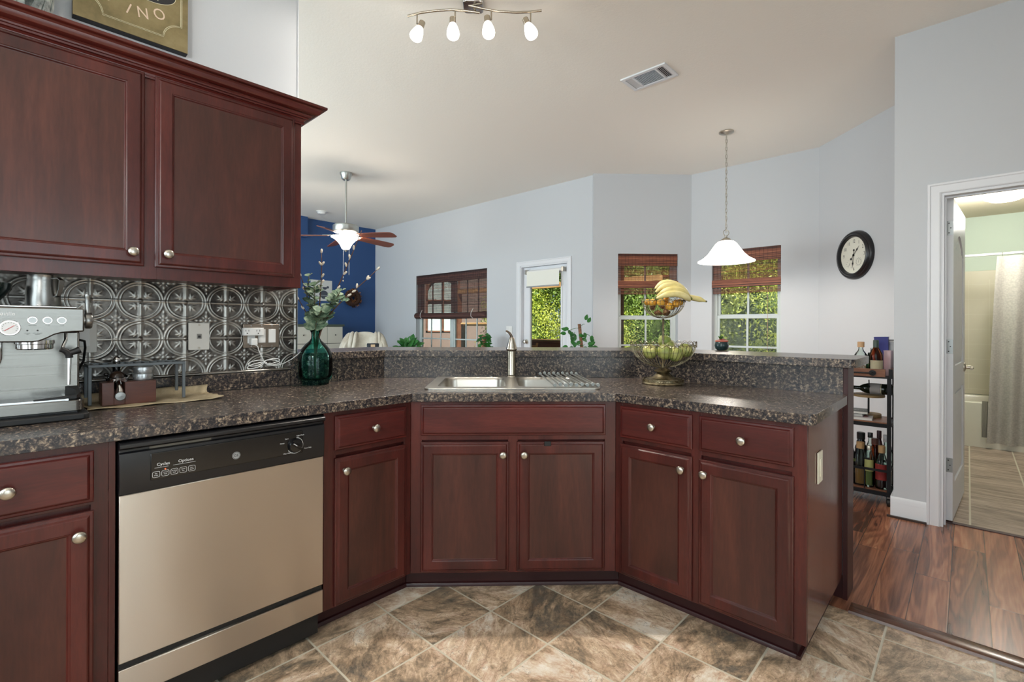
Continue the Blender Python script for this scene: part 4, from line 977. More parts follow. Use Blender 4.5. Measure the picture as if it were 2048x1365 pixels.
m = MB(); m.tube([(.028*math.cos(2*PI*i/20), 0, -.965+.028*math.sin(2*PI*i/20)) for i in range(20)], .0035, 6, closed=True); m.build('loop', M_NICKEL, pd)
m = MB(); m.lathe([(0, -.99), (.012, -.99), (.012, -1.01), (.03, -1.018), (.045, -1.03), (.05, -1.045), (0, -1.045)], 28); m.build('cap', M_NICKEL, pd, smooth=40)
m = MB(); m.lathe([(.048, -1.043), (.075, -1.052), (.098, -1.075), (.125, -1.115), (.16, -1.165), (.20, -1.205), (.238, -1.228), (.253, -1.236), (.253, -1.244), (.24, -1.246), (.20, -1.222), (.158, -1.18), (.12, -1.13), (.09, -1.08), (.07, -1.06), (.048, -1.05)], 48, cap=False); m.build('glass_shade', M_SHADE_ON, pd, smooth=60)
add_light('pendant_bulb', 'POINT', (2.183, 4.569, CEIL-1.20), 22, (1, .93, .84), .05)

# ================================================================== woven blinds
def bamboo(name, c1, c2, c3):
    m = N(name); s1 = m.n('SeparateXYZ', Vector=m.obj())
    row = m.math('FLOOR', m.math('MULTIPLY', s1.outputs[2], 125.)); wn = m.n('TexWhiteNoise', noise_dimensions='1D', W=row)
    blot = m.noise(m.mapping(m.obj(), (3, 3, 40)), 3, 4, .6)
    f = m.math('ADD', m.math('MULTIPLY', wn.outputs[0], .5), m.math('MULTIPLY', blot, .6))
    m.set(color=m.ramp(f, [(.3, c1), (.55, c2), (.85, c3)]), rough=.6); return m.mat
M_BAM = bamboo('brown_woven_bamboo', srgb(70, 34, 24), srgb(132, 74, 52), srgb(176, 110, 78))
M_BAMD = bamboo('dark_brown_woven_bamboo', srgb(34, 20, 18), srgb(66, 38, 34), srgb(110, 72, 60))
M_THR = plain('dark_blind_thread', (42, 26, 26), .8)
def blind(label, frame, x0, x1, zt, zv, f1, f0, zb, y, mat, roll=False, name='woven_blind'):
    t = thing(name, label, 'window blind', frame, ((x0+x1)/2, y, zt), group=None); hw = (x1-x0)/2-.003
    v = MB(); rnd = random.Random(int(x0*100)+9)
    n_ = int((zt-zv)/.008)
    for k in range(n_): v.box(-hw, hw, -.012+rnd.uniform(-.001, .001), -.006, -k*.008-.0078, -k*.008-.0002)
    v.box(-hw, hw, -.006, .012, zv-zt+.004, -.001)
    vo = v.build('valance', mat, t)
    s_ = MB(); n_ = int((zv-zb)/.0085)
    for k in range(n_):
        z = zv-zt-k*.0085
        if f0-zt < z < f1-zt: continue
        s_.box(-hw+.002, hw-.002, -.002, .0, z-(.0062 if roll else .0044)-rnd.uniform(0, .0014), z)
    s_.build('woven_sheet', mat, t)
    if roll:
        m = MB(); zc = (f0+f1)/2-zt; r = (f1-f0)/2
        m.tube([(-hw, -.02, zc), (0, -.02, zc-.012), (hw, -.02, zc)], [r, r, r], 14, M=Matrix()); m.build('rolled_bundle', mat, t)
        for x in (-hw*.78, hw*.68): m = MB(); m.tube([(x, -.025-r*.3, f1-zt+.05), (x-.01, -.024-r, zc+r*.6), (x-.012, -.024-r, zc-r*.4), (x, -.015-r*.6, zc-r)], .0035, 6); m.build('tie_cord', M_WPLAST, t)
    else:
        m = MB()
        nb = int((f1-f0)/.0075)
        for k in range(nb): m.box(-hw-.004, hw+.004, -.030+rnd.uniform(-.002, .002), -.001, f1-zt-k*.0075-.0073, f1-zt-k*.0075-.0002)
        m.build('folded_bundle', mat, t)
    th = MB(); nx = int((x1-x0)/.042)
    for k in range(nx+1):
        x = -hw+.004+(2*hw-.008)*k/nx; th.box(x-.0008, x+.0008, -.0028, -.0019, zb-zt, zv-zt)
        th.box(x-.0008, x+.0008, -.0135, -.0125, zv-zt, 0)
    o_ = th.build('threads', M_THR, t); return t
blind('brown woven bamboo blind half raised over the middle bay window behind the bananas', T(0, 5.87, 0), 1.470, 2.210, 2.106, 1.956, 1.775, 1.682, 1.60, .03, M_BAM)
t_ = blind('brown woven bamboo blind half raised over the right bay window behind the pendant lamp', FB2, .252, .993, 2.108, 1.960, 1.765, 1.668, 1.60, .03, M_BAM)
m = MB(); m.tube([(.235, -.02, -.35), (.237, -.02, -1.0), (.235, -.02, -1.45)], .002, 5); m.build('pull_cord', plain('tan_cord', (176, 140, 110), .8), t_)
blind('dark brown woven blind rolled up halfway over the wide living room window', FR, LW[0]+.01, LW[1], 2.085, 1.928, 1.437, 1.337, 1.337, 3.09+.02, M_BAMD, True)

# ================================================================== clock
ck = thing('wall_clock', 'round black-rimmed wall clock with white face and two small dials', 'clock', F0, (3.3225, 4.398, 1.885), -PI/2)
R_ = .226
m = MB(); m.lathe([(0, 0), (R_, 0), (R_, .012), (R_-.006, .026), (R_-.016, .034), (R_-.026, .033), (R_-.032, .042), (R_-.042, .047), (R_-.052, .044), (R_-.058, .030), (R_-.060, .018), (0, .018)], 56, RX(PI/2)); m.build('rim', plain('black_clock_rim', (24, 23, 26), .28), ck, smooth=40)
m = MB(); m.lathe([(0, .018), (R_-.059, .018), (R_-.059, .0195), (0, .0195)], 56, RX(PI/2)); fa = m.build('clock_face', plain('ivory_clock_face', (228, 226, 212), .6), ck)
for s_, ang in (('12', 0), ('1', 30), ('2', 60), ('3', 90), ('6', 180), ('9', 270), ('10', 300), ('11', 330)):
    a_ = math.radians(ang); text_mesh('numeral', s_, .046, M_PRINTK, fa, T(.128*math.sin(a_), -.0198, .128*math.cos(a_)) @ RX(PI/2), .0003, sx=.72)
def hand(name, ang, l_, w_, tail):
    M_ = T(0, -.0235, 0) @ RY(math.radians(ang)); m = MB()
    m.prism([(-w_*.35, -tail), (w_*.35, -tail), (w_*.3, l_*.5), (w_*1.5, l_*.62), (w_*.3, l_*.74), (0, l_), (-w_*.3, l_*.74), (-w_*1.5, l_*.62), (-w_*.3, l_*.5)], 0, .0012, RX(PI/2))
    m.lathe([(0, 0), (.010, 0), (.010, .0015), (0, .0015)], 16, T(0, 0, -tail) @ RX(PI/2)); m.lathe([(0, 0), (.011, 0), (.011, .002), (0, .002)], 16, RX(PI/2))
    m.build(name, M_PRINTK, ck, M_)
hand('hour_hand', 42, .105, .006, .045); hand('minute_hand', 187, .125, .006, .045)
for x, z, hang in ((-.052, -.075, 205), (.060, -.068, 20)):
    m = MB()
    if x > 0:
        ring(m, x, -.0200, z, .030, .0009, 30)
    for k in range(11):
        a_ = math.radians(-150+k*30+90); m.box(x+.038*math.cos(a_)-.0018, x+.038*math.cos(a_)+.0018, -.0204, -.0196, z+.038*math.sin(a_)-.0018, z+.038*math.sin(a_)+.0018)
    m.build('small_dial', M_PRINTK, fa)
    MB().box(-.001, .001, -.0008, 0, -.008, .026).build('dial_needle', M_PRINTK, fa, M=T(x, -.0202, z) @ RY(math.radians(hang)))

# ================================================================== above the wall cabinet
sg_ = thing('wine_sign', 'olive wooden wine sign with pale lettering on the wall above the cabinet', 'sign', FL, (-.899, WY-.034, 2.386))
m_olive = N('aged_olive_board'); m_olive.set(color=m_olive.ramp(m_olive.noise(m_olive.obj(), 7, 5, .6), [(.3, srgb(104, 92, 58)), (.5, srgb(138, 122, 82)), (.7, srgb(160, 144, 104))]), rough=.6)
MB().box(-.185, .185, .001, .0335, 0, .42).build('board', plain('black_board_edge', (26, 26, 30), .6), sg_)
MB().box(-.185, .185, -.002, .001, .002, .42).build('printed_face', m_olive.mat, sg_)
M_PINK = plain('pale_pink_print', (226, 200, 176), .6); M_CREAM = plain('cream_print', (216, 208, 176), .6)
bx0, bx1, bz0, bz1, nr = -.163, .163, .038, .38, .064
pts = []
for cx, cz, a0 in ((bx0, bz0, PI/2), (bx1, bz0, PI), (bx1, bz1, -PI/2), (bx0, bz1, 0)):
    seg = [(cx+nr*math.cos(a0-PI/2*k/8), -.0025, cz+nr*math.sin(a0-PI/2*k/8)) for k in range(9)]
    pts += seg
for off in (0, .0045):
    m = MB(); m.tube([(x*(1-off*6), y, .21+(z-.21)*(1-off*6)) for x, y, z in pts], .0011, 4, closed=True); m.build('border_line', M_CREAM, sg_)
for s_, x, z, rot in (('V', -.072, .118, -34), ('I', -.018, .099, -19), ('N', .028, .103, 8), ('O', .084, .123, 20)):
    text_mesh('lettering', s_, .062, M_PINK, sg_, T(x, -.0026, z) @ RY(math.radians(-rot)) @ RX(PI/2), .0004, sx=.85)
m = MB(); m.lathe([(0, 0), (.072, 0), (.072, .0012), (0, .0012)], 40, T(.05, -.002, .213) @ Matrix.Diagonal((1.25, 1, .68, 1)) @ RX(PI/2)); ov = m.build('oval_label', plain('dark_oval', (44, 42, 44), .5), sg_)
m = MB(); m.tube([(.05+.072*1.25*math.cos(2*PI*i/40), -.0035, .213+.072*.68*math.sin(2*PI*i/40)) for i in range(40)], .0014, 4, closed=True); m.build('oval_outline', M_CREAM, ov)
text_mesh('lettering', 'Merlot', .022, M_CREAM, ov, T(.05, -.0036, .186) @ RX(PI/2), .0003)
wb = thing('woven_basket', 'grey woven strap basket on top of the wall cabinet at the picture\'s upper left corner', 'basket', FL, (-1.222, .575, 2.1805))
M_STRAP = N('grey_woven_straps'); M_STRAP.set(color=M_STRAP.ramp(M_STRAP.noise(M_STRAP.obj(), 26, 3, .6), [(.35, srgb(88, 96, 96)), (.6, srgb(168, 172, 168)), (.75, srgb(214, 214, 208))]), rough=.6); M_STRAP = M_STRAP.mat
m = MB(); rnd = random.Random(5)
for k in range(46):
    a0 = rnd.uniform(0, 2*PI); da = rnd.choice((-1, 1))*rnd.uniform(.5, 1.3); r0 = .078
    P_ = []
    for i in range(9):
        u = i/8; a_ = a0+da*u; r = r0*(.84+.16*min(1, u*2.2))+.004*math.sin(7*u+k); z = .004+.30*u
        P_.append((r*math.cos(a_), r*math.sin(a_), z))
    rings = []
    for i, p in enumerate(P_):
        a_ = a0+da*i/8; tx, ty = -math.sin(a_), math.cos(a_)
        rings.append([(p[0]-tx*.008, p[1]-ty*.008, p[2]), (p[0]+tx*.008, p[1]+ty*.008, p[2]), (p[0]*1.03+tx*.008, p[1]*1.03+ty*.008, p[2]), (p[0]*1.03-tx*.008, p[1]*1.03-ty*.008, p[2])])
    m.loft(rings)
m.lathe([(0, 0), (.066, 0), (.066, .006), (0, .006)], 24)
o_ = m.build('woven_body', M_STRAP, wb, smooth=60)

# ================================================================== vase with branches
vz = thing('glass_vase', 'teal green glass vase on the counter corner holding branches', 'vase', F0, (-.930, 2.512, .9142))
M_TEAL = glass('teal_glass', (184, 232, 226))
prf = [(0, 0), (.060, 0), (.066, .004), (.067, .014), (.072, .022), (.080, .032), (.083, .05), (.0835, .09), (.083, .13), (.078, .158), (.066, .183), (.048, .205), (.030, .221), (.0215, .234), (.020, .25), (.021, .262), (.027, .274), (.031, .280),
       (.029, .280), (.019, .264), (.018, .25), (.0195, .234), (.028, .219), (.046, .203), (.064, .180), (.0755, .156), (.0805, .13), (.081, .09), (.080, .05), (.074, .034), (.06, .026), (0, .024)]
m = MB(); m.lathe(prf, 48); m.build('body', M_TEAL, vz, smooth=60)
M_BARK = plain('brown_twig', (92, 62, 44), .7); M_CATK = plain('silver_catkin', (222, 214, 198), .9); M_TWG = plain('green_twig', (84, 84, 56), .7)
def bez(P, n=16):
    out = []
    for i in range(n+1):
        t_ = i/n; pts = [Vector(p) for p in P]
        while len(pts) > 1: pts = [a*(1-t_)+b*t_ for a, b in zip(pts, pts[1:])]
        out.append(pts[0])
    return out
def willow(label, P, cat, seed):
    t = thing('willow_branch', label, 'branch', F0, (-.930, 2.512, .945), group='pussy willow branches in the teal vase')
    pts = bez(P, 18); m = MB(); m.tube(pts, [.0048-.0028*i/18 for i in range(19)], 6); m.build('twig', M_BARK, t, smooth=180)
    rnd = random.Random(seed); k = 0
    for u, sd_ in cat:
        p = pts[int(u*18)]; d = (pts[min(18, int(u*18)+1)]-pts[max(0, int(u*18)-1)]).normalized()
        side = Vector((sd_, rnd.uniform(-.4, .4), .15)); ax = (d*.8+side*.65).normalized(); R = ax.to_track_quat('Z', 'Y').to_matrix()
        m = MB(); m.ball(p+ax*.012, .0130, 10, sz=(.45, .45, 1), R=R); m.build('catkin', M_CATK, t, smooth=180)
# local coordinates: x right, y away, z up from (-.93, 2.512, .945)
willow('pussy willow branch at the far left of the vase, leaning left', [(0, 0, 0), (.005, 0, .20), (-.015, .01, .33), (-.055, .02, .44), (-.083, .0, .545)], ((.98, -.2), (.8, .8), (.82, -.8), (.66, 1), (.7, -1)), 1)
willow('tall straight pussy willow branch left of centre in the vase', [(0, 0, 0), (.0, .0, .24), (.02, .0, .36), (.035, .0, .5), (.028, 0, .64)], ((1, 0), (.94, .8), (.9, -.9), (.82, 1), (.76, .9), (.68, -.9)), 2)
willow('tallest pussy willow branch, curving right in front of the ceiling fan', [(0, 0, 0), (-.02, .01, .27), (.08, .02, .38), (.13, .02, .52), (.232, .0, .758)], ((.93, -.4), (.87, -.8), (.8, -.9), (.74, .9), (.66, .6), (.58, -.9), (.55, 1)), 3)
willow('pussy willow branch reaching furthest right towards the pale wall', [(0, 0, 0), (-.01, 0, .30), (.08, -.01, .36), (.20, -.01, .44), (.308, 0, .555)], ((1, .3), (.93, 1), (.9, -.4), (.8, -.8), (.74, 1), (.68, .8), (.62, .9)), 4)
willow('short bare willow twig dropping to the left of the vase beside the tin wall', [(0, 0, 0), (.0, 0, .2), (.0, .0, .28), (-.06, .01, .34), (-.098, .01, .42)], ((.95, -.5), (.8, -.6)), 5)
M_LEAF = N('eucalyptus_leaf'); _f = M_LEAF.noise(M_LEAF.obj(), 40, 3, .6); M_LEAF.set(color=M_LEAF.ramp(_f, [(.3, srgb(54, 78, 58)), (.5, srgb(104, 130, 104)), (.68, srgb(166, 180, 152))]), rough=.65); M_LEAF = M_LEAF.mat
def leaf(m, p, ax, nrm, l_, w_, cup=.15, n=7):
    ax = ax.normalized(); sd = ax.cross(nrm).normalized(); nn = sd.cross(ax).normalized(); rows = []
    for i in range(n+1):
        u = i/n; wd = w_*math.sin(PI*min(max(u, .02), .985)**.8)**.75
        c_ = p+ax*l_*u+nn*(-cup*l_*u*u)
        rows.append([c_-sd*wd+nn*wd*.25, c_, c_+sd*wd+nn*wd*.25])
    vs = [tuple(q) for r in rows for q in r]; fs = []
    for i in range(n):
        for k in range(2): a = i*3+k; fs.append((a, a+1, a+4, a+3))
    m.add(vs, fs)
def euc(label, P, r_leaf, seed, n_=9):
    t = thing('eucalyptus_stem', label, 'branch', F0, (-.930, 2.512, .945), group='eucalyptus stems in the teal vase')
    pts = bez(P, 16); m = MB(); m.tube(pts, .0022, 6); m.build('twig', M_TWG, t, smooth=180); rnd = random.Random(seed); mm = MB()
    for k in range(n_):
        u = .56+.44*(k/(n_-1)); p = pts[int(u*16)]; d = (pts[min(16, int(u*16)+1)]-pts[max(0, int(u*16)-1)]).normalized()
        for s_ in (1, -1):
            a_ = rnd.uniform(0, 2*PI) if k % 2 else k*1.1
            sd = Vector((math.cos(a_)*s_, math.sin(a_)*s_, .25)); ax = (sd+d*.4).normalized(); nr_ = (d+Vector((rnd.uniform(-.6, .6), -.9, rnd.uniform(0, .6)))).normalized()
            sz = r_leaf*(1.15-.5*u)*rnd.uniform(.85, 1.15); leaf(mm, p+ax*.004, ax, nr_, sz*2, sz)
    o = mm.build('leaves', M_LEAF, t, smooth=180)
euc('eucalyptus stem with round leaves low at the front of the vase', [(0, 0, 0), (.0, -.01, .20), (.0, -.02, .27), (.02, -.05, .30), (.05, -.06, .34)], .034, 11, 7)
euc('upright eucalyptus stem in the middle of the bunch', [(0, 0, 0), (-.005, 0, .22), (-.01, .0, .33), (.0, -.01, .40), (-.005, .0, .47)], .032, 12)
euc('eucalyptus stem leaning right towards the round wreath', [(0, 0, 0), (-.01, .0, .23), (.03, .0, .31), (.09, -.02, .37), (.13, -.02, .44)], .030, 13)
euc('thin eucalyptus stem leaning left in front of the tin tiles', [(0, 0, 0), (-.005, .0, .22), (-.02, .01, .31), (-.04, .0, .42), (-.035, .0, .52)], .022, 14)
euc('eucalyptus sprig reaching right with small leaves at its tip', [(0, 0, 0), (-.005, .0, .24), (.02, -.02, .36), (.10, -.02, .42), (.15, -.01, .40)], .020, 15)

# ================================================================== two tier fruit basket
fb = thing('fruit_basket', 'two tier antique brass wire fruit basket standing on the counter right of the sink', 'fruit basket', F0, (.873, 2.527, .9142))
M_BRS = N('antique_brass'); M_BRS.set(color=M_BRS.ramp(M_BRS.noise(M_BRS.obj(), 40, 3, .6), [(.35, srgb(96, 84, 64)), (.65, srgb(176, 164, 134))]), metal=1, rough=.35); M_BRS = M_BRS.mat
m = MB(); m.lathe([(0, 0), (.106, 0), (.108, .005), (.104, .012), (.094, .014), (.092, .024), (.080, .030), (.056, .036), (.040, .050), (.030, .060), (.044, .066), (.046, .072), (.032, .076), (.020, .084), (0, .084)], 48); ft = m.build('foot', M_BRS, fb, smooth=40)
m = MB()
for k in range(48):
    a0 = 2*PI*k/48; a1 = 2*PI*(k+1)/48
    for s_ in (0, 1): m.tube([(.1045*math.cos(a0), .1045*math.sin(a0), .010 if s_ else .024), (.0985*math.cos(a1), .0985*math.sin(a1), .024 if s_ else .010)], .0012, 4)
m.tube([(.100*math.cos(2*PI*k/48), .100*math.sin(2*PI*k/48), .026) for k in range(48)], .002, 5, closed=True)
m.build('lattice_band', M_BRS, ft)
m = MB(); m.lathe([(.006, .08), (.0062, .12), (.008, .125), (.006, .13), (.0055, .33), (.008, .335), (.005, .342), (0, .343)], 16); m.build('post', M_BRS, fb)
def wire_bowl(name, zb, zr, r0, r1, n, lr):
    prof = [(r0+(r1-r0)*math.sin(PI/2*u)**.9, zb+(zr-zb)*(1-math.cos(PI/2*u))**.85) for u in [i/9 for i in range(10)]]
    m = MB()
    for k in range(n):
        a_ = 2*PI*k/n; m.tube([(r*math.cos(a_), r*math.sin(a_), z) for r, z in prof], .00125, 4)
    for r, z in (prof[0], prof[-1], prof[-3]): m.tube([(r*math.cos(2*PI*i/40), r*math.sin(2*PI*i/40), z) for i in range(40)], .0018 if r == prof[-1][0] else .001, 5, closed=True)
    for k in range(n//2+4):
        a_ = 2*PI*k/(n//2+4); c_ = Vector((r1*1.02*math.cos(a_), r1*1.02*math.sin(a_), zr+lr*.3)); tg = Vector((-math.sin(a_), math.cos(a_), 0))
        m.tube([c_+tg*lr*1.25*math.cos(2*PI*i/12)+Vector((0, 0, lr*math.sin(2*PI*i/12))) for i in range(12)], .0013, 4, closed=True)
    return m.build(name, M_BRS, fb, smooth=60)
wire_bowl('lower_bowl', .087, .205, .016, .163, 44, .015); wire_bowl('upper_bowl', .345, .435, .010, .108, 34, .011)
def fruit_mat(name, c1, c2, c3, rough=.4):
    m = N(name); rnd = m.n('ObjectInfo').outputs['Random']
    v = m.vmath('ADD', m.obj(), m.n('CombineXYZ', X=rnd, Y=rnd, Z=rnd).outputs[0])
    m.set(color=m.ramp(m.noise(v, 11, 3, .5), [(.35, c1), (.5, c2), (.65, c3)]), rough=rough); m.bump(m.noise(v, 300, 2, .5), .06, .0006); return m.mat
M_APP = fruit_mat('green_yellow_apple_skin', srgb(118, 136, 62), srgb(176, 176, 100), srgb(214, 200, 136))
M_ORG = fruit_mat('yellow_orange_skin', srgb(222, 150, 40), srgb(232, 172, 62), srgb(240, 190, 80))
M_WAL = fruit_mat('brown_nut_shell', srgb(84, 52, 34), srgb(130, 88, 58), srgb(168, 126, 88), .7)
M_STEM = plain('fruit_stem', (70, 48, 30), .8)
def apple(p, r, label, rot, sz=1.0):
    t = thing('apple', label, 'apple', F0, (.873+p[0], 2.527+p[1], .9142+p[2]-r*.9), group='green apples in the lower basket'); t.rotation_euler = (rot[0], rot[1], 0)
    pr = [(.0, .10), (.30, .02), (.62, .12), (.9, .45), (1.0, .9), (.93, 1.35), (.72, 1.70), (.42, 1.83), (.18, 1.76), (.0, 1.62)]
    m = MB(); m.lathe([(a*r, b*r*sz) for a, b in pr], 24); m.build('flesh', M_APP, t, smooth=180)
    m = MB(); m.tube([(0, 0, 1.6*r), (.06*r, 0, 1.85*r), (.16*r, 0, 2.05*r)], .0014, 5); m.build('stem', M_STEM, t)
AP = [((-.085, -.045, .185), .036, 'green apple with its dark stem facing front, leftmost in the lower basket', (.9, -.3)), ((-.030, -.075, .172), .039, 'large green and yellow apple left of centre in the lower basket', (.2, .3)),
      ((.040, -.080, .160), .037, 'pale yellow apple right of centre at the front of the lower basket', (.2, -.2)), ((.098, -.035, .178), .037, 'yellowish green apple at the right side of the lower basket', (-.2, .3)),
      ((.035, .035, .195), .037, 'dark green apple at the middle of the lower basket behind the pale yellow one', (.2, .0)), ((-.055, .055, .165), .037, 'green apple at the back left of the lower basket', (0, 0)),
      ((.012, .03, .222), .034, 'yellow apple topmost in the pile of the lower basket beside the post', (0, .2))]
for p, r, lb, rot in AP: apple((p[0] + (.012 if abs(p[0]) < .01 else 0), p[1], p[2]), r, lb, rot)
OR = [((-.070, -.030, .425), .020), ((-.032, -.060, .425), .021), ((.008, -.070, .405), .021), ((.046, -.060, .418), .020), ((.080, -.020, .428), .019), ((-.045, .02, .430), .020), ((.02, .02, .428), .021), ((.0, -.045, .440), .018), ((-.075, .03, .43), .018)]
for k, ((x, y, z), r) in enumerate(OR):
    t = MB(); t.ball((0, 0, 0), r, 16, sz=(1, 1, .95)); o = t.build('small_orange', M_ORG, None, T(.873+x, 2.527+y, .9142+z), smooth=180)
    tag(o, 'small yellow orange piled in the upper basket under the bananas', 'orange', 'small oranges in the upper basket')
rnd = random.Random(8)
for k in range(16):
    a_ = 2.4*k; rad = .018+.058*((k*7) % 10)/10; z = .365+.045*(rad/.08)**2+.008*(k % 3)
    t = MB(); t.ball((0, 0, 0), .0135, 10, sz=(1, .85, .8)); o = t.build('nut', M_WAL, None, T(.873+rad*math.cos(a_), 2.527+rad*math.sin(a_), .9142+z) @ RZ(a_), smooth=180)
    tag(o, 'brown nut lying at the bottom of the upper basket', 'nut', 'nuts at the bottom of the upper basket')
bn = thing('banana_bunch', 'bunch of pale yellow bananas lying across the top of the upper basket', 'bananas', F0, (.988, 2.49, 1.370))
M_BAN = fruit_mat('pale_banana_skin', srgb(206, 184, 106), srgb(224, 206, 136), srgb(236, 222, 164)); M_TIP = plain('banana_tip', (84, 84, 44), .7)
def banana(P, r, s_=1.0):
    pts = bez(P, 18); rad = [r*(.45+.55*min(1, i/4))*(1 if i < 14 else max(.32, 1-(i-14)*.19)) for i in range(19)]
    rings = []; m = MB(); m.tube(pts, rad, 7); o = m.build('banana', M_BAN, bn, smooth=70, sub=1)
    m = MB(); d = (pts[-1]-pts[-2]).normalized(); m.tube([pts[-1]-d*.002, pts[-1]+d*.006], [.0055, .004], 7); m.build('tip', M_TIP, o)
banana([(.010, .01, .0), (-.03, .02, .075), (-.12, .02, .10), (-.165, .02, .04)], .0205)
banana([(.010, .0, -.004), (-.035, -.02, .055), (-.12, -.03, .085), (-.175, -.02, .02)], .0205)
banana([(.008, -.012, -.010), (-.04, -.055, .035), (-.12, -.07, .055), (-.18, -.05, -.005)], .020)
banana([(.004, -.02, -.02), (-.045, -.085, .0), (-.10, -.09, .035), (-.19, -.07, -.015)], .019)
banana([(.0, .012, .0), (.02, .02, -.002), (.06, .03, -.004), (.105, .02, -.022)], .0165)
m = MB(); m.tube([(.022, .0, -.012), (.008, 0, -.002), (-.004, .0, .004)], [.006, .011, .012], 8); m.build('crown', plain('green_banana_crown', (120, 134, 60), .6), bn, smooth=180)
# ================================================================== bar cart (frame FR)
cx, cyb = .575, 2.365
bc = thing('bar_cart', 'black metal bar cart with walnut shelves standing beyond the end of the peninsula', 'bar cart', FR, (cx, cyb, 0))
M_BM = plain('black_cart_metal', (30, 31, 34), .45, .5)
M_WN = wood('walnut_cart_board', srgb(86, 54, 38), srgb(124, 82, 60), srgb(156, 110, 84), 'x', .45)
HX, HY_ = .205, .155
for sx in (-1, 1):
    for sy in (-1, 1):
        MB().box(sx*HX-.011, sx*HX+.011, sy*HY_-.011, sy*HY_+.011, .075, .865).build('post', M_BM, bc)
        w_ = MB(); w_.lathe([(0, -.010), (.022, -.010), (.026, -.007), (.026, .007), (.022, .010), (0, .010)], 20, T(sx*HX, sy*HY_, .0265) @ RY(PI/2)); wl = w_.build('castor_wheel', M_BLACKM, bc)
        m = MB(); m.box(sx*HX-.014, sx*HX-.011, sy*HY_-.010, sy*HY_+.010, .02, .075); m.box(sx*HX+.011, sx*HX+.014, sy*HY_-.010, sy*HY_+.010, .02, .075); m.box(sx*HX-.014, sx*HX+.014, sy*HY_-.012, sy*HY_+.012, .066, .075); m.build('castor_fork', M_BM, wl)
for z, t_, in ((.080, 'lower_shelf'), (.545, 'middle_shelf')):
    s_ = MB().box(-HX+.012, HX-.012, -HY_+.004, HY_-.004, z+.005, z+.020).build(t_, M_WN, bc)
    m = MB(); m.box(-HX, HX, -HY_-.009, -HY_+.004, z-.014, z+.012); m.box(-HX, HX, HY_-.004, HY_+.009, z-.014, z+.012); m.box(-HX-.009, -HX+.012, -HY_, HY_, z-.014, z+.012); m.box(HX-.012, HX+.009, -HY_, HY_, z-.014, z+.012); m.build('shelf_frame', M_BM, s_)
m = MB()
for z in (.235,): m.box(-HX, HX, -HY_-.007, -HY_+.001, z-.008, z+.008); m.box(-HX, HX, HY_-.001, HY_+.007, z-.008, z+.008); m.box(HX-.001, HX+.007, -HY_, HY_, z-.008, z+.008); m.box(-HX-.007, -HX+.001, -HY_, HY_, z-.008, z+.008)
m.build('bottle_rail', M_BM, bc)
for x in (-.07, .07): MB().box(x-.003, x+.003, -HY_-.004, -HY_+.0, .095, .228).build('rail_bar', M_BM, bc)
ty = MB(); ty.box(-HX-.012, HX+.012, -HY_-.014, HY_+.014, .866, .876); tyo = ty.build('tray_base', M_BM, bc)
for nm, b_ in (('tray_front', (-HX-.006, HX-.02, -HY_-.016, -HY_-.004)), ('tray_back', (-HX-.006, HX+.006, HY_+.004, HY_+.016)), ('tray_end', (HX+.002, HX+.014, -HY_-.004, HY_+.004)), ('tray_end', (-HX-.014, -HX-.002, -HY_-.004, HY_+.004))):
    MB().box(*b_, .876, .930).build(nm, M_WN, bc, bevel=.001)
for sx in (-1, 1):
    for sy in (-1, 1): MB().box(sx*HX+sx*.018-.020, sx*HX+sx*.018*0+.020 if sx < 0 else sx*HX+.018, sy*HY_-.019 if sy < 0 else sy*HY_-.006, sy*HY_+.006 if sy < 0 else sy*HY_+.019, .868, .9315).build('corner_bracket', M_BM, bc)
m = MB(); m.tube([(-.12, -HY_-.017, .902), (-.12, -HY_-.05, .902), (.115, -HY_-.05, .902), (.115, -HY_-.017, .902)], .0055, 10); hn = m.build('handle', M_BM, bc, smooth=60)
m = MB(); disc(m, .115, -HY_-.016, .902, .020, .006, 20); m.build('handle_rose', M_BM, hn)
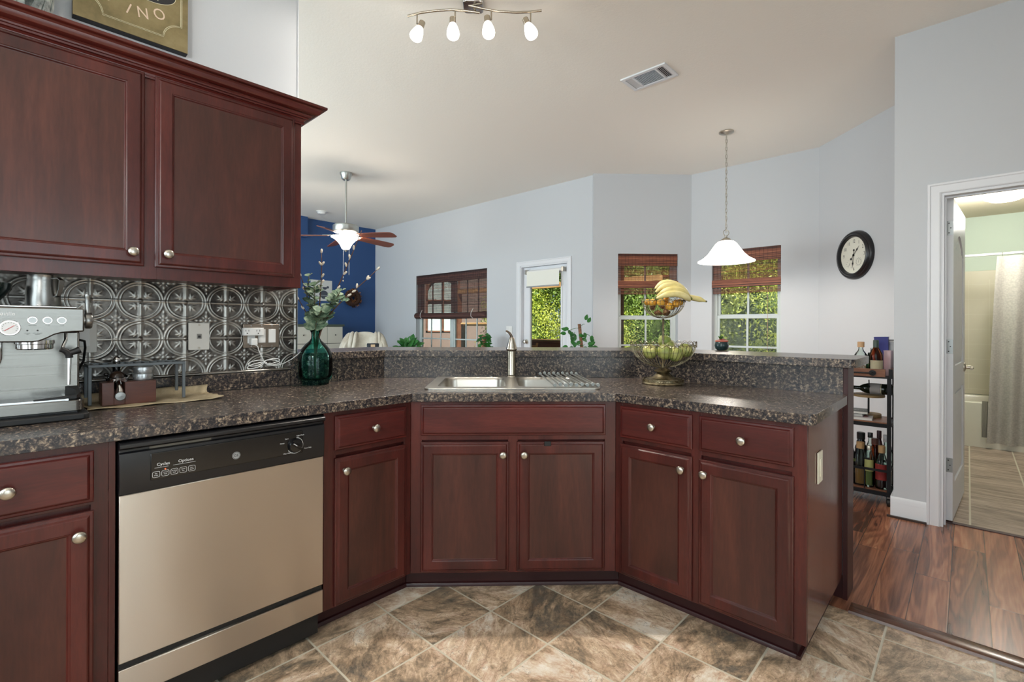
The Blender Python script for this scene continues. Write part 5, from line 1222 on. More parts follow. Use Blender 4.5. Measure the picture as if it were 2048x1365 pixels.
# ---- bottles
M_CLR = glass('clear_bottle_glass', (246, 250, 248)); M_GRN = glass('pale_green_bottle_glass', (243, 250, 246)); M_DGR = glass('dark_green_bottle_glass', (170, 205, 175))
M_AMB = glass('amber_bottle_glass', (226, 172, 134)); M_CORK = plain('cork_stopper', (168, 134, 92), .8)
M_DRK = plain('dark_bottle', (26, 20, 20), .15); M_RED = plain('red_label', (178, 64, 62), .6); M_PAP = plain('cream_label', (222, 212, 178), .6); M_YEL = plain('yellow_green_label', (214, 214, 140), .6)
M_LIQ = plain('dark_red_liquor', (44, 14, 16), .2); M_LIQA = plain('amber_liquor', (148, 96, 40), .25); M_LIQG = plain('olive_green_liquor', (112, 120, 62), .3)
def bottle(label, a, b_, z, r, h, sh, nr, glassm, capm, caph, liquid=None, lvl=.4, lab=None, labz=(.2, .5), capr=None, rot=0, group=None):
    t = thing('bottle', label, 'bottle', FR, (a, b_, z), rot, group)
    out = [(0, 0), (r*.92, 0), (r, .006), (r, sh), (r*.93, sh+.012), (r*.7, sh+.03), (nr*1.25, sh+.048), (nr, sh+.06), (nr, h-caph)]
    if glassm in (M_DRK,): prof = out+[(0, h-caph)]
    else: prof = out+[(nr-.003, h-caph), (nr-.003, sh+.06), (nr*1.25-.003, sh+.046), (r*.7-.003, sh+.027), (r-.004, sh), (r-.004, .012), (0, .010)]
    m = MB(); m.lathe(prof, 28); m.build('glass_body', glassm, t, smooth=50)
    if liquid is not None:
        m = MB(); L_ = .011+(sh-.011)*lvl; m.lathe([(0, .0105), (r-.0045, .0125), (r-.0045, L_), (0, L_)], 24); m.build('liquor', liquid, t, smooth=40)
    cr = capr or nr*1.12
    m = MB(); m.lathe([(0, h-caph-.004), (cr*.98, h-caph-.004), (cr, h-.003), (cr*.9, h), (0, h)], 22); m.build('cap', capm, t)
    if lab is not None:
        z0, z1 = labz[0]*sh, labz[1]*sh
        m = MB(); m.loft([[(( r+.0006)*math.sin(q_), -(r+.0006)*math.cos(q_), z0), ((r+.0006)*math.sin(q_), -(r+.0006)*math.cos(q_), z1)] for q_ in [-1.15+2.3*i/12 for i in range(13)]], cap=False)
        m.build('label', lab, t, smooth=180)
    return t
zt, zm, zl = .877, .566, .1005
bottle('clear glass decanter with a round wooden stopper on the top tray of the cart', .610, 2.30, zt, .043, .235, .125, .014, M_CLR, plain('pale_wood_stopper', (190, 152, 112), .6), .035, M_LIQA, .25, None, capr=.021)
bottle('small clear glass bottle behind the decanter on the cart\'s top tray', .672, 2.40, zt, .028, .19, .12, .016, M_CLR, M_CLR, .015, M_LIQA, .15)
bottle('round amber whiskey bottle with dark green cap and cream labels on the top tray', .700, 2.27, zt, .040, .250, .145, .0145, M_AMB, plain('dark_green_cap', (40, 58, 50), .4), .052, M_LIQ, .35, M_PAP, (.05, .75), capr=.0165, rot=.4)
bottle('tall slim green bottle between the decanter and the whiskey on the top tray', .662, 2.30, zt, .020, .16, .10, .010, M_DGR, M_DRK, .03)
for nm, lb, cat, a, b_, z, dx, dy, h, mt, rz in (('gift_box', 'tall navy blue gift box leaning at the back of the cart\'s top tray', 'box', .722, 2.43, zt, .080, .07, .270, plain('navy_box', (36, 40, 116), .5), 0),
        ('gift_box', 'pale pink patterned gift box at the right end of the top tray', 'box', .760, 2.36, zt, .040, .06, .175, plain('pale_pink_box', (204, 184, 190), .6), -.12)):
    t = thing(nm, lb, cat, FR, (a, b_, z), rz)
    MB().box(-dx/2, dx/2, -dy/2, dy/2, 0, h).build('box_body', mt, t, RY(-.03) if 'navy' in lb else None, bevel=.001)
    MB().box(-dx/2-.001, dx/2+.001, -dy/2-.001, dy/2+.001, h-.004, h+.001).build('box_lid', mt, t, RY(-.03) if 'navy' in lb else None)
bottle('white box-shaped bottle with a black band behind the pink box on the top tray', .772, 2.46, zt, .022, .25, .19, .0215, plain('white_bottle', (222, 222, 220), .5), M_BLACKM, .008)
# lower shelf
bottle('rounded clear flask bottle with a wide cork at the front of the cart\'s lower shelf', .612, 2.275, zl, .041, .300, .20, .020, M_GRN, M_CORK, .040, M_LIQA, .55, None, capr=.024)
bottle('pale green bottle with a yellow label and silver screw cap on the lower shelf', .665, 2.262, zl, .028, .285, .20, .013, M_GRN, M_NICKEL, .026, M_LIQG, .55, M_YEL, (.55, .95))
bottle('dark red liqueur bottle with red and cream label and cork on the lower shelf', .735, 2.268, zl, .037, .295, .180, .0165, M_CLR, M_CORK, .045, M_LIQ, .9, M_RED, (.35, .95), capr=.020)
bottle('dark bottle with a yellow neck band at the left of the lower shelf', .555, 2.28, zl, .030, .305, .20, .013, M_DRK, M_BLACKM, .03, None, 0, M_YEL, (.8, .9))
bottle('dark bottle with a big black domed cap in the lower shelf\'s back row', .598, 2.41, zl, .038, .345, .23, .022, M_DRK, M_BLACKM, .045, capr=.026)
bottle('clear square-capped bottle in the middle of the lower shelf\'s back row', .652, 2.42, zl, .030, .350, .23, .012, M_CLR, M_BLACK, .032, capr=.016)
bottle('brown bottle with a brown cap in the lower shelf\'s back row', .688, 2.35, zl, .034, .325, .21, .020, M_AMB, plain('brown_cap', (96, 58, 48), .4), .04, M_LIQ, .8, None, capr=.022)
bottle('tall dark red bottle behind the brown one on the lower shelf', .700, 2.455, zl, .028, .365, .24, .013, plain('dark_red_bottle', (64, 22, 26), .2), plain('dark_red_cap', (70, 26, 30), .4), .05)
bottle('large clear bottle with a white cap at the right back of the lower shelf', .752, 2.40, zl, .037, .350, .22, .020, M_GRN, plain('white_cap', (225, 228, 228), .4), .045, None, 0, None, capr=.024)
# middle shelf: books, wine bottle holder
for k, (a, b_, w_, d_, h_, z, col, lb, rz) in enumerate(((.555, 2.31, .25, .19, .018, zm, (200, 190, 192), 'large white and red magazine at the bottom of the stack on the cart', .08),
        (.535, 2.32, .19, .15, .020, zm+.0185, (38, 34, 40), 'small dark book in the middle of the stack on the cart', .0), (.535, 2.31, .23, .17, .018, zm+.039, (58, 66, 60), 'dark green book with pale lettering on top of the stack on the cart', .14))):
    t = thing('book', lb, 'book', FR, (a, b_, z), rz, group=None); cm_ = plain('book_cover_%s' % 'abc'[k], col, .4)
    m = MB(); m.box(-w_/2, w_/2, -d_/2, d_/2, 0, .0015); m.box(-w_/2, w_/2, -d_/2, d_/2, h_-.0015, h_); m.box(-w_/2, -w_/2+.002, -d_/2, d_/2, 0, h_); m.build('cover', cm_, t)
    MB().box(-w_/2+.003, w_/2-.003, -d_/2+.003, d_/2-.003, .0016, h_-.0016).build('pages', plain('book_pages', (214, 212, 206), .8), t)
    if k == 2: text_mesh('lettering', 'ABUNDANT', .032, plain('pale_print', (170, 176, 168), .5), t, T(.01, -.02, h_+.0002), .0003)
    if k == 0: MB().box(-.06, .09, -.06, .0, h_, h_+.0006).build('cover_print', M_RED, t, M=RZ(.2))
wh = thing('wine_holder', 'black metal stand on a round wooden base holding a wine bottle on the cart', 'wine holder', FR, (.640, 2.43, zm))
m = MB(); m.lathe([(0, 0), (.075, 0), (.077, .008), (.075, .024), (0, .024)], 36); m.build('base', plain('bark_edged_wood', (142, 116, 78), .6), wh)
m = MB(); m.tube([(0, 0, .02), (0, 0, .145)], .006, 10); m.tube([(.02, 0, .19), (.012, -.03, .20), (.008, -.042, .235), (.006, -.035, .27)], .0035, 8); m.build('rod', M_BM, wh)
m = MB(); m.lathe([(0, .145), (.095, .145), (.097, .152), (.095, .162), (0, .162)], 36); m.build('upper_disc', plain('bark_edged_wood', (142, 116, 78), .6), wh)
wn_ = thing('wine_bottle', 'dark wine bottle with pale label lying on its side in the holder on the cart', 'bottle', FR, (.640, 2.43, zm+.163))
M_ = T(-.155, 0, .041) @ RY(PI/2)
m = MB(); m.lathe([(0, .02), (.014, .02), (.014, .10), (.03, .125), (.038, .15), (.039, .29), (.034, .298), (0, .296)], 30, M_); m.build('bottle_body', plain('dark_green_wine_glass', (24, 30, 20), .08), wn_, smooth=50)
m = MB(); m.lathe([(.0395, .165), (.0395, .225)], 30, M_, cap=False); m.build('label', plain('grey_wine_label', (168, 160, 156), .6), wn_, smooth=180)
m = MB(); m.lathe([(.0398, .228), (.0398, .232)], 30, M_, cap=False); m.build('label_band', M_PAP, wn_, smooth=180)
wo = thing('wall_outlet', 'white outlet on the pale wall seen through the bar cart', 'outlet', FR, (0, 0, 0))
wo.matrix_world = T(3.3225, 3.905, .74) @ RZ(-PI/2)
MB().box(-.036, .036, -.0055, 0, -.058, .058).build('cover_plate', M_WPLAST, wo, bevel=.002); MB().box(-.0165, .0165, -.008, -.0052, -.033, .033).build('outlet', M_WPLAST, wo, bevel=.001)

# ================================================================== plants
M_POT = plain('dark_teal_pot', (26, 52, 54), .25); M_TERR = plain('terracotta_rim', (196, 104, 84), .7); M_WPOT = plain('white_ceramic_pot', (220, 218, 210), .35); M_SOIL = plain('dark_soil', (46, 34, 26), .95)
def leafm(name, c1, c2):
    m = N(name); t = m.t
    col = m.ramp(m.noise(m.obj(), 9, 3, .6), [(.35, c1), (.65, c2)]); m.set(color=col, rough=.4)
    tr = m.n('BsdfTranslucent'); m.put(tr.inputs[0], col); mx = m.n('MixShader'); mx.inputs[0].default_value = .25
    t.links.new(m.p.outputs[0], mx.inputs[1]); t.links.new(tr.outputs[0], mx.inputs[2]); t.links.new(mx.outputs[0], m.out.inputs[0]); return m.mat
M_PL1 = leafm('bright_green_leaf', srgb(52, 118, 60), srgb(92, 158, 84)); M_PL2 = leafm('deep_green_leaf', srgb(28, 84, 34), srgb(56, 128, 52))
def stand(x, y, h, lab):
    t = thing('plant_stand', lab, 'plant stand', F0, (x, y, 0)); m = MB(); m.lathe([(0, h-.02), (.16, h-.02), (.16, h), (0, h)], 28); m.build('top', M_WN, t)
    for k in range(3):
        a_ = 2*PI*k/3; m = MB(); m.tube([(.13*math.cos(a_), .13*math.sin(a_), h-.02), (.15*math.cos(a_), .15*math.sin(a_), 0)], .012, 8); m.build('leg', M_WN, t)
def potted(name, label, x, y, z, pr_, potm):
    t = thing(name, label, 'plant', F0, (x, y, z)); m = MB(); m.lathe(pr_, 28); m.build('pot', potm, t, smooth=40)
    m = MB(); m.lathe([(0, pr_[-1][1]-.02), (pr_[-1][0]*.9, pr_[-1][1]-.02), (0, pr_[-1][1]-.015)], 20); m.build('soil', M_SOIL, t); return t
rnd = random.Random(4)
x, y = pxw(814, 7.6); stand(x, y, .62, 'wooden plant stand behind the bar under the left bushy plant')
t = potted('potted_plant', 'bushy bright green plant standing in front of the wide window\'s left edge', x, y, .62, [(0, 0), (.08, 0), (.11, .17), (.115, .18)], M_WPOT); m = MB()
for k in range(64):
    a_ = rnd.uniform(0, 2*PI); el = rnd.uniform(.15, 1.25); d = Vector((math.cos(a_)*math.cos(el), math.sin(a_)*math.cos(el), math.sin(el))); p = Vector((0, 0, .17))+d*rnd.uniform(.05, .20)
    leaf(m, p, d, Vector((rnd.uniform(-.5, .5), -.6, .8)), rnd.uniform(.09, .14), rnd.uniform(.035, .05), .25)
m.build('foliage', M_PL1, t, smooth=180)
x, y = pxw(968, 6.75); stand(x, y, .72, 'wooden plant stand behind the bar under the small vine')
t = potted('potted_plant', 'small vine with a short mossy stake in front of the wide window\'s right edge', x, y, .72, [(0, 0), (.06, 0), (.08, .14), (.085, .15)], M_WPOT); m = MB()
for k in range(34):
    a_ = rnd.uniform(0, 2*PI); z = .14+rnd.uniform(0, .24); d = Vector((math.cos(a_), math.sin(a_)*.6-.3, rnd.uniform(-.5, .4))); p = Vector((math.cos(a_)*.04, math.sin(a_)*.04, z)); leaf(m, p, d, Vector((0, -.7, .7)), .075, .028, .3)
leaf(m, Vector((.08, 0, .20)), Vector((.6, 0, -.3)), Vector((0, -1, .3)), .08, .03)
m.build('foliage', M_PL2, t, smooth=180)
M_MOSS = N('brown_coir_pole'); M_MOSS.set(color=M_MOSS.ramp(M_MOSS.noise(M_MOSS.mapping(M_MOSS.obj(), (20, 20, 60)), 2, 4, .7), [(.35, srgb(84, 54, 40)), (.65, srgb(158, 118, 90))]), rough=.95); M_MOSS = M_MOSS.mat
m = MB(); m.tube([(0, .02, .1), (0, .02, .36)], .032, 12); m.build('moss_pole', M_MOSS, t)
x, y = pxw(1166, 5.72); stand(x, y, .55, 'wooden plant stand behind the bar under the trailing vine')
t = potted('potted_plant', 'trailing green vine climbing a brown coir pole beside the glass door', x, y, .55, [(0, 0), (.08, 0), (.11, .18), (.115, .19)], M_WPOT)
s57 = 5.72/969.5
m = MB(); m.tube([(-.015, .0, .15), (-.012, 0, .4), (-.045, .0, 1.214-.55+(653-648)*s57)], .019, 12); m.build('moss_pole', M_MOSS, t)
m = MB(); vn = MB()
LF = [(1130, 667, -1, .1), (1131, 660, -1, .3), (1143, 664, -.3, -1), (1135, 658, -1, .1), (1140, 672, .2, -1), (1150, 674, -.6, -.6), (1155, 670, 1, -.2), (1146, 668, .6, -.8), (1149, 684, -.1, -1), (1134, 693, -1, -.1), (1140, 695, .8, -.3), (1168, 640, .4, 1), (1172, 645, .5, .8), (1182, 671, -.2, -1), (1184, 676, .1, -1), (1165, 665, .3, -.9), (1158, 682, -.6, -.5), (1172, 688, .9, .3), (1178, 690, .6, .5), (1170, 693, -.6, -.5), (1183, 694, .9, 0), (1186, 695, -.6, .2), (1145, 679, .2, -1), (1162, 676, .6, -.4), (1137, 661, .6, -.8)]
for px, py, dx, dz in LF:
    p = Vector(((px-1166)*s57, rnd.uniform(-.12, .04), 1.214-.55+(653-py)*s57)); leaf(m, p, Vector((dx, -.15, dz)), Vector((rnd.uniform(-.3, .3), -1, .35)), .068, .0225, .2)
for P in ([(-.04, 0, .64), (-.12, -.02, .66), (-.16, -.02, .60), (-.19, -.03, .62)], [(-.10, -.02, .60), (-.14, -.03, .52), (-.11, -.03, .44), (-.05, -.02, .42), (.02, -.02, .45)], [(.0, 0, .56), (.06, -.03, .60), (.09, -.03, .54), (.10, -.03, .50)], [(-.03, 0, .66), (0, 0, .70), (.02, 0, .69)]):
    vn.tube(bez(P, 10), .003, 5)
vn.build('vine', M_PL2, t, smooth=180); m.build('foliage', M_PL2, t, smooth=180)
t = potted('succulent_pot', 'small dark teal pot with a little succulent on the back edge of the bar', 0, 0, 0, [(0, 0), (.026, 0), (.036, .010), (.040, .028), (.036, .048), (.031, .053)], M_POT)
x, y = pxw(1443.5, 2.93); t.matrix_world = T(x, y, 1.0737)
m = MB(); m.lathe([(.030, .05), (.037, .052), (.037, .058), (.031, .060), (0, .058)], 24); m.build('terracotta_rim', M_TERR, t); m = MB()
for k in range(9): a_ = 2*PI*k/9; leaf(m, Vector((-.006, 0, .06)), Vector((math.cos(a_), math.sin(a_), 1.1)), Vector((-math.cos(a_), -math.sin(a_), .6)), .030, .0055, -.2)
m.build('leaves', M_PL2, t, smooth=180)
m = MB()
for k in range(12): a_ = 2*PI*k/12; leaf(m, Vector((0, 0, .059)), Vector((math.cos(a_), math.sin(a_), .35)), Vector((-math.cos(a_)*.3, -math.sin(a_)*.3, 1)), .036, .008, .1)
m.build('red_leaves', plain('coral_succulent_leaf', (204, 96, 78), .5), t, smooth=180)

# ================================================================== living room
ls = thing('light_switch', 'double white light switch on the pale wall left of the glass door', 'light switch', FR, (0, 0, 0)); ls.matrix_world = FR @ T(-3.61, 3.0895, 1.158)
MB().box(-.058, .058, -.006, 0, -.058, .058).build('cover_plate', M_WPLAST, ls, bevel=.002)
for x in (-.024, .024): MB().box(x-.016, x+.016, -.010, -.0055, -.032, .032).build('rocker', M_WPLAST, ls, bevel=.0015)
FBW = FR @ T(-7.2, 0, 0) @ RZ(PI/2)
ar = thing('art_print', 'unframed pale print with dark rounded shapes on the navy wall', 'art print', FBW, (2.015, -.001, 1.655))
MB().box(-.195, .195, -.008, 0, 0, .365).build('paper', plain('print_paper', (206, 208, 206), .7), ar)
M_INK = plain('charcoal_ink', (70, 76, 88), .7)
def half(x, z, r, a0, a1, w_=1.0):
    m = MB(); pts = [(x+r*w_*math.cos(a0+(a1-a0)*i/20), z+r*math.sin(a0+(a1-a0)*i/20)) for i in range(21)]
    m.prism(pts, .0085, .0092, RX(PI/2)); m.build('ink_shape', M_INK, ar)
half(.04, .10, .085, 0, PI); half(.04, .095, .06, PI, 2*PI); half(.06, .245, .045, PI, 2*PI); half(.115, .245, .022, 0, 2*PI); half(-.02, .235, .018, 0, 2*PI); half(.14, .10, .03, -PI/2, PI/2); half(-.09, .06, .03, PI*.2, PI*1.1)
wr_ = thing('wreath', 'round dark brown pinecone wreath hanging on the navy wall', 'wreath', FBW, (2.578, -.068, 1.728)); M_PINE = fruit_mat('brown_pinecone', srgb(40, 22, 16), srgb(92, 54, 32), srgb(150, 100, 60), .8)
m = MB(); m.tube([(.11*math.cos(2*PI*i/30), 0, .11*math.sin(2*PI*i/30)) for i in range(30)], .050, 8, closed=True); m.build('ring', plain('brown_vine_ring', (60, 36, 24), .9), wr_)
m = MB()
for k in range(380):
    a_ = rnd.uniform(0, 2*PI); r = .105+rnd.uniform(-.075, .058); ax = Vector((math.cos(a_)*rnd.uniform(-.3, 1), -1*rnd.uniform(.2, 1), math.sin(a_)*rnd.uniform(-.3, 1)+rnd.uniform(-.4, .4)))
    leaf(m, Vector((r*math.cos(a_), -.018, r*math.sin(a_))), ax, Vector((rnd.uniform(-1, 1), -.6, rnd.uniform(-1, 1))), .036, .012, .2, 3)
m.build('pinecone_scales', M_PINE, wr_, smooth=60)
ds = thing('dresser', 'white planked dresser with dark seams against the navy wall behind the vase', 'dresser', FBW, (1.62, -.26, 0))
M_DWH = plain('chalk_white_paint', (206, 204, 192), .7); M_DTOP = plain('dark_green_grey_top', (72, 84, 74), .5)
MB().box(-.55, .55, -.22, .24, .04, 1.20).build('carcass', plain('dark_gap', (40, 42, 40), .8), ds)
MB().box(-.57, .57, -.25, .25, 1.20, 1.235).build('top', M_DTOP, ds, bevel=.003)
for i in range(4):
    for j in range(4):
        x0 = -.545+i*.2735; z0 = .055+j*.287; d_ = MB().box(x0, x0+.266, -.236, -.22, z0, z0+.279).build('drawer', M_DWH, ds, bevel=.002)
        m = MB(); m.ball((x0+.133, -.245, z0+.14), .011, 8); m.build('knob', M_BLACKM, d_, smooth=180)
fm = thing('candle_jar', 'pale box standing on the dresser behind the vase leaves', 'box', FBW, (1.93, -.30, 1.236)); MB().box(-.045, .045, -.03, .03, 0, .20).build('box_body', plain('pale_box', (214, 222, 226), .6), fm, bevel=.003)
# armchair with a cream cover
ac = thing('armchair', 'cream covered wing armchair in front of the navy wall', 'armchair', F0, (*pxw(727, 7.35), 0), .15)
M_CRM = N('cream_cotton'); M_CRM.set(color=M_CRM.ramp(M_CRM.noise(M_CRM.obj(), 5, 4, .6), [(.35, srgb(190, 180, 162)), (.65, srgb(218, 212, 198))]), rough=.9, sheen=.3); M_CRM.bump(M_CRM.noise(M_CRM.obj(), 9, 3, .6, .8), .5, .03); M_CRM = M_CRM.mat
m = MB(); pts = []
for i in range(13):
    u = i/12; a_ = PI*(.02+.96*u); x = -.335*math.cos(a_); yv = .30*math.sin(a_)**.7-.05; zt_ = .80+.33*math.sin(a_)**.62; pts.append((x, yv, zt_))
inner = [(x*.80, y-.085, z-.02) for x, y, z in pts]; rings = []
for (x, y, z), (xi, yi, zi) in zip(pts, inner): rings.append([(x, y, .12), (x*1.02, y+.01, .5), (x*1.01, y+.01, z-.05), (x*.96, y-.02, z), (xi*1.04, yi+.02, zi+.015), (xi, yi, zi-.05), (xi, yi, .45), (xi, yi, .12)])
m.loft(rings); m.build('back', M_CRM, ac, smooth=80, sub=1)
m = MB(); m.box(-.27, .27, -.32, .22, .12, .44); m.build('seat', M_CRM, ac, bevel=.05, seg=4, smooth=60)
for sx in (-1, 1):
    m = MB(); m.tube([(sx*.30, -.30, .15), (sx*.31, -.30, .52), (sx*.32, -.12, .62), (sx*.33, .0, .78), (sx*.27, .13, 1.02), (sx*.20, .20, 1.10)], [.07, .075, .075, .065, .055, .045], 12); m.build('wing', M_CRM, ac, smooth=120, sub=1)
    for yy in (-.27, .2): MB().box(sx*.24-.02, sx*.24+.02, yy-.02, yy+.02, 0, .13).build('leg', M_WN, ac)
th_ = thing('throw_blanket', 'cream throw draped in folds over the back of the armchair', 'blanket', F0, (*pxw(727, 7.35), 0), .15)
m = MB()
for k, (x0, x1, w_) in enumerate(((-.19, -.24, .035), (-.13, -.17, .03), (.17, .19, .03), (.22, .25, .03))):
    m.tube([(x0*.9, .24, 1.10), (x0, .12, 1.12), (x0*1.02, .07, 1.0), (x1, .06, .8), (x1, .04, .62)], [w_*.6, w_*.8, w_, w_*1.1, w_*.7], 8)
o_ = m.build('folds', M_CRM, th_, smooth=180, sub=1)
pl = thing('cushion', 'small cushion with black and tan panels on the cream armchair', 'cushion', F0, (*pxw(746, 7.0), .80), .25)
m = MB(); m.rects(-.085, .085, 0, .16, [(.02, .04), (.0, .015), (.0, -.015), (.02, -.04)]); m.build('cover', plain('charcoal_cushion', (44, 50, 58), .8), pl, bevel=.01, smooth=60)
MB().box(-.03, .03, -.052, -.040, .015, .145).build('tan_panel', plain('tan_panel', (206, 178, 142), .8), pl)

# ================================================================== bathroom (frame FR)
ang = math.radians(90-3.6)
bd = bpy.data.objects.new('door_2', None); COL.objects.link(bd); bd['kind'] = 'structure'; bd.matrix_world = FR @ T(1.066, 2.142, .012) @ RZ(ang)
DWD, DH = .785, 2.01
m = MB(); px0, px1 = .115, DWD-.115; zs = (.22, .80, .96, 1.70)
y0, y1 = -.035, 0.
m.box(0, px0, y0, y1, 0, DH); m.box(px1, DWD, y0, y1, 0, DH); m.box(px0, px1, y0, y1, 0, zs[0]); m.box(px0, px1, y0, y1, zs[1], zs[2])
n_ = 10; arc = [(px0+(px1-px0)*i/n_, zs[3]+.12*math.sin(PI*i/n_)) for i in range(n_+1)]
m.loft([[(x, z, ) for x, z in ()]]) if False else None
for (xa, za), (xb, zb_) in zip(arc, arc[1:]):
    m.add([(xa, y0, za), (xb, y0, zb_), (xb, y0, DH), (xa, y0, DH), (xa, y1, za), (xb, y1, zb_), (xb, y1, DH), (xa, y1, DH)], [(0, 1, 2, 3), (7, 6, 5, 4), (0, 4, 5, 1), (2, 6, 7, 3), (0, 3, 7, 4), (1, 5, 6, 2)])
m.build('door_slab', M_WHITE, bd, smooth=30)
m = MB()
for z0, z1, ar_ in ((zs[0], zs[1], 0), (zs[2], zs[3], 1)):
    m.box(px0, px1, y0+.010, y1-.010, z0, z1+(.12 if ar_ else 0))
    for sd in (0, 1):
        fy = y0+.004 if sd == 0 else y1-.004
    w5 = (px1-px0-.06)/6
    for k in range(6):
        x0 = px0+.03+k*w5; xc_ = (x0+w5/2-px0)/(px1-px0); m.box(x0+.003, x0+w5-.003, y0+.005, y1-.005, z0+.03, z1-.03+(.11*math.sin(PI*xc_) if ar_ else 0))
m.build('door_panel', M_WHITE, bd, bevel=.002)
for z in (.345, 1.085, 1.825):
    h = MB(); h.box(-.0020, .0, -.0345, .012, z-.044, z+.044); h.tube([(-.004, .012, z-.044), (-.004, .012, z+.044)], .006, 10); ho = h.build('hinge', plain('grey_steel_hinge', (158, 162, 162), .35, .7), bd, bevel=.0005)
    m = MB()
    for dz, yy in ((-.030, -.018), (0, -.026), (.030, -.018)): m.lathe([(0, 0), (.0035, 0), (.0035, .0006), (0, .0006)], 10, T(-.0020, yy+.004, z+dz) @ RY(-PI/2))
    m.build('screw', M_BLACKM, ho)
m = MB(); m.lathe([(0, 0), (.032, 0), (.032, .006), (.012, .012), (.010, .040), (0, .040)], 24, T(DWD-.06, -.035, .918) @ RX(PI/2)); m.tube([(DWD-.06, -.072, .918), (DWD-.06, -.078, .918), (DWD-.10, -.082, .916), (DWD-.16, -.080, .912)], [.010, .010, .0085, .0075], 12); m.build('lever_handle', M_NICKEL, bd, smooth=50)
tbt = thing('bathtub', 'white bathtub with a tall smooth apron at the back of the bathroom', 'bathtub', FR, (2.0, 5.30, 0))
M_TUB = plain('white_acrylic', (232, 228, 214), .2)
m = MB(); rings = []
for ins, z in ((0, 0.002), (.0, .45), (.006, .457), (.06, .457), (.075, .44), (.11, .12), (.16, .08)): rings.append([(x, y, z) for x, y in rr(0, .005, 2.08-2*ins, .80-2*ins, .02+ins*.6, 4)])
m.loft(rings); m.build('tub', M_TUB, tbt, smooth=40)
sr = thing('shower_surround', 'pale beige shower wall panel with moulded tile lines above the bathtub', 'shower wall', FR, (2.0, 5.715, .457))
M_SUR = plain('beige_shower_panel', (212, 206, 184), .3)
m = MB(); m.box(-1.04, 1.04, -.012, 0, .002, 1.405); m.box(-1.04, -1.028, -.80, -.012, .002, 1.405); m.build('panel', M_SUR, sr, bevel=.003)
m = MB()
for k in range(8): m.box(-1.028, 1.04, -.0135, -.012, .17*k+.06, .17*k+.063)
for k in range(12): m.box(-1.0+k*.17, -.997+k*.17, -.0135, -.012, .06, 1.30)
m.build('tile_lines', plain('pale_panel_line', (226, 222, 204), .3), sr)
rod = thing('curtain_rod', 'white shower curtain rod across the bathroom', 'curtain rod', FR, (2.0, 4.93, 1.955)); m = MB(); m.tube([(-1.045, 0, 0), (1.29, 0, 0)], .0125, 14); m.build('rod', M_WPLAST, rod)
m = MB(); m.lathe([(0, 0), (.03, 0), (.03, .012), (0, .012)], 20, T(-1.049, 0, 0) @ RY(PI/2)); m.build('end_flange', M_WPLAST, rod)
sc_ = thing('shower_curtain', 'grey quilted shower curtain hanging in folds outside the bathtub', 'shower curtain', FR, (1.375, 4.865, 0))
def cur(x0t, x0b, x1, zt_, zb_, yo, amp, ph, n=70, mz=24, dy=0):
    vs = []
    for j in range(mz+1):
        v = j/mz; x0 = x0t+(x0b-x0t)*v**.8
        for i in range(n+1):
            u = i/n; x = x0+(x1-x0)*u; a_ = amp*(.5+.5*v); vs.append((x, yo+dy*v-a_*math.sin(u*43+ph+.5*math.sin(v*3))+.006*math.sin(u*50+v*4), zt_+(zb_-zt_)*v))
    W = n+1; return vs, [(j*W+i, j*W+i+1, (j+1)*W+i+1, (j+1)*W+i) for j in range(mz) for i in range(n)]
M_CUR = N('grey_quilted_fabric'); _v = M_CUR.n('TexVoronoi', Vector=M_CUR.mapping(M_CUR.obj(), (1, .3, 1)), Scale=70.); M_CUR.set(color=M_CUR.mix(M_CUR.math('MULTIPLY', _v.outputs[0], .9), srgb(186, 182, 174), srgb(160, 156, 150)), rough=.7, sheen=.2); M_CUR.bump(_v.outputs[0], .4, .003); M_CUR = M_CUR.mat
m = MB(); m.add(*cur(.0, -.07, 1.0, 1.925, .062, 0, .034, 1.2)); m.build('curtain', M_CUR, sc_, smooth=180)
m = MB(); m.add(*cur(-.102, -.105, -.060, .475, .11, .02, .010, 0, 14, 18)); m.build('curtain_corner', plain('dark_grey_fabric', (150, 146, 134), .8), sc_, smooth=180)
for k in range(8):
    rg = MB(); rg.tube([(.04+k*.14, .065+.018*math.cos(2*PI*i/14), 1.943+.026*math.sin(2*PI*i/14)) for i in range(14)], .002, 5, closed=True); rg.build('curtain_ring', M_CHROME, sc_)
bl_ = thing('ceiling_lamp', 'round lit flush ceiling lamp in the bathroom', 'ceiling light', FR, (1.41, 4.30, 2.48))
m = MB(); m.lathe([(0, -.0005), (.13, -.0005), (.135, -.01), (.125, -.03), (.13, -.036), (.13, -.045), (0, -.045)], 36); m.build('base_ring', M_NICKEL, bl_, smooth=40)
m = MB(); m.lathe([(0, -.044), (.15, -.044), (.155, -.06), (.14, -.09), (.09, -.115), (0, -.125)], 36); m.build('glass_bowl', M_SHADE_ON, bl_, smooth=60)
add_light('bath_bulb', 'POINT', FR @ Vector((1.41, 4.30, 2.26)), 42, (1, .96, .88), .08)
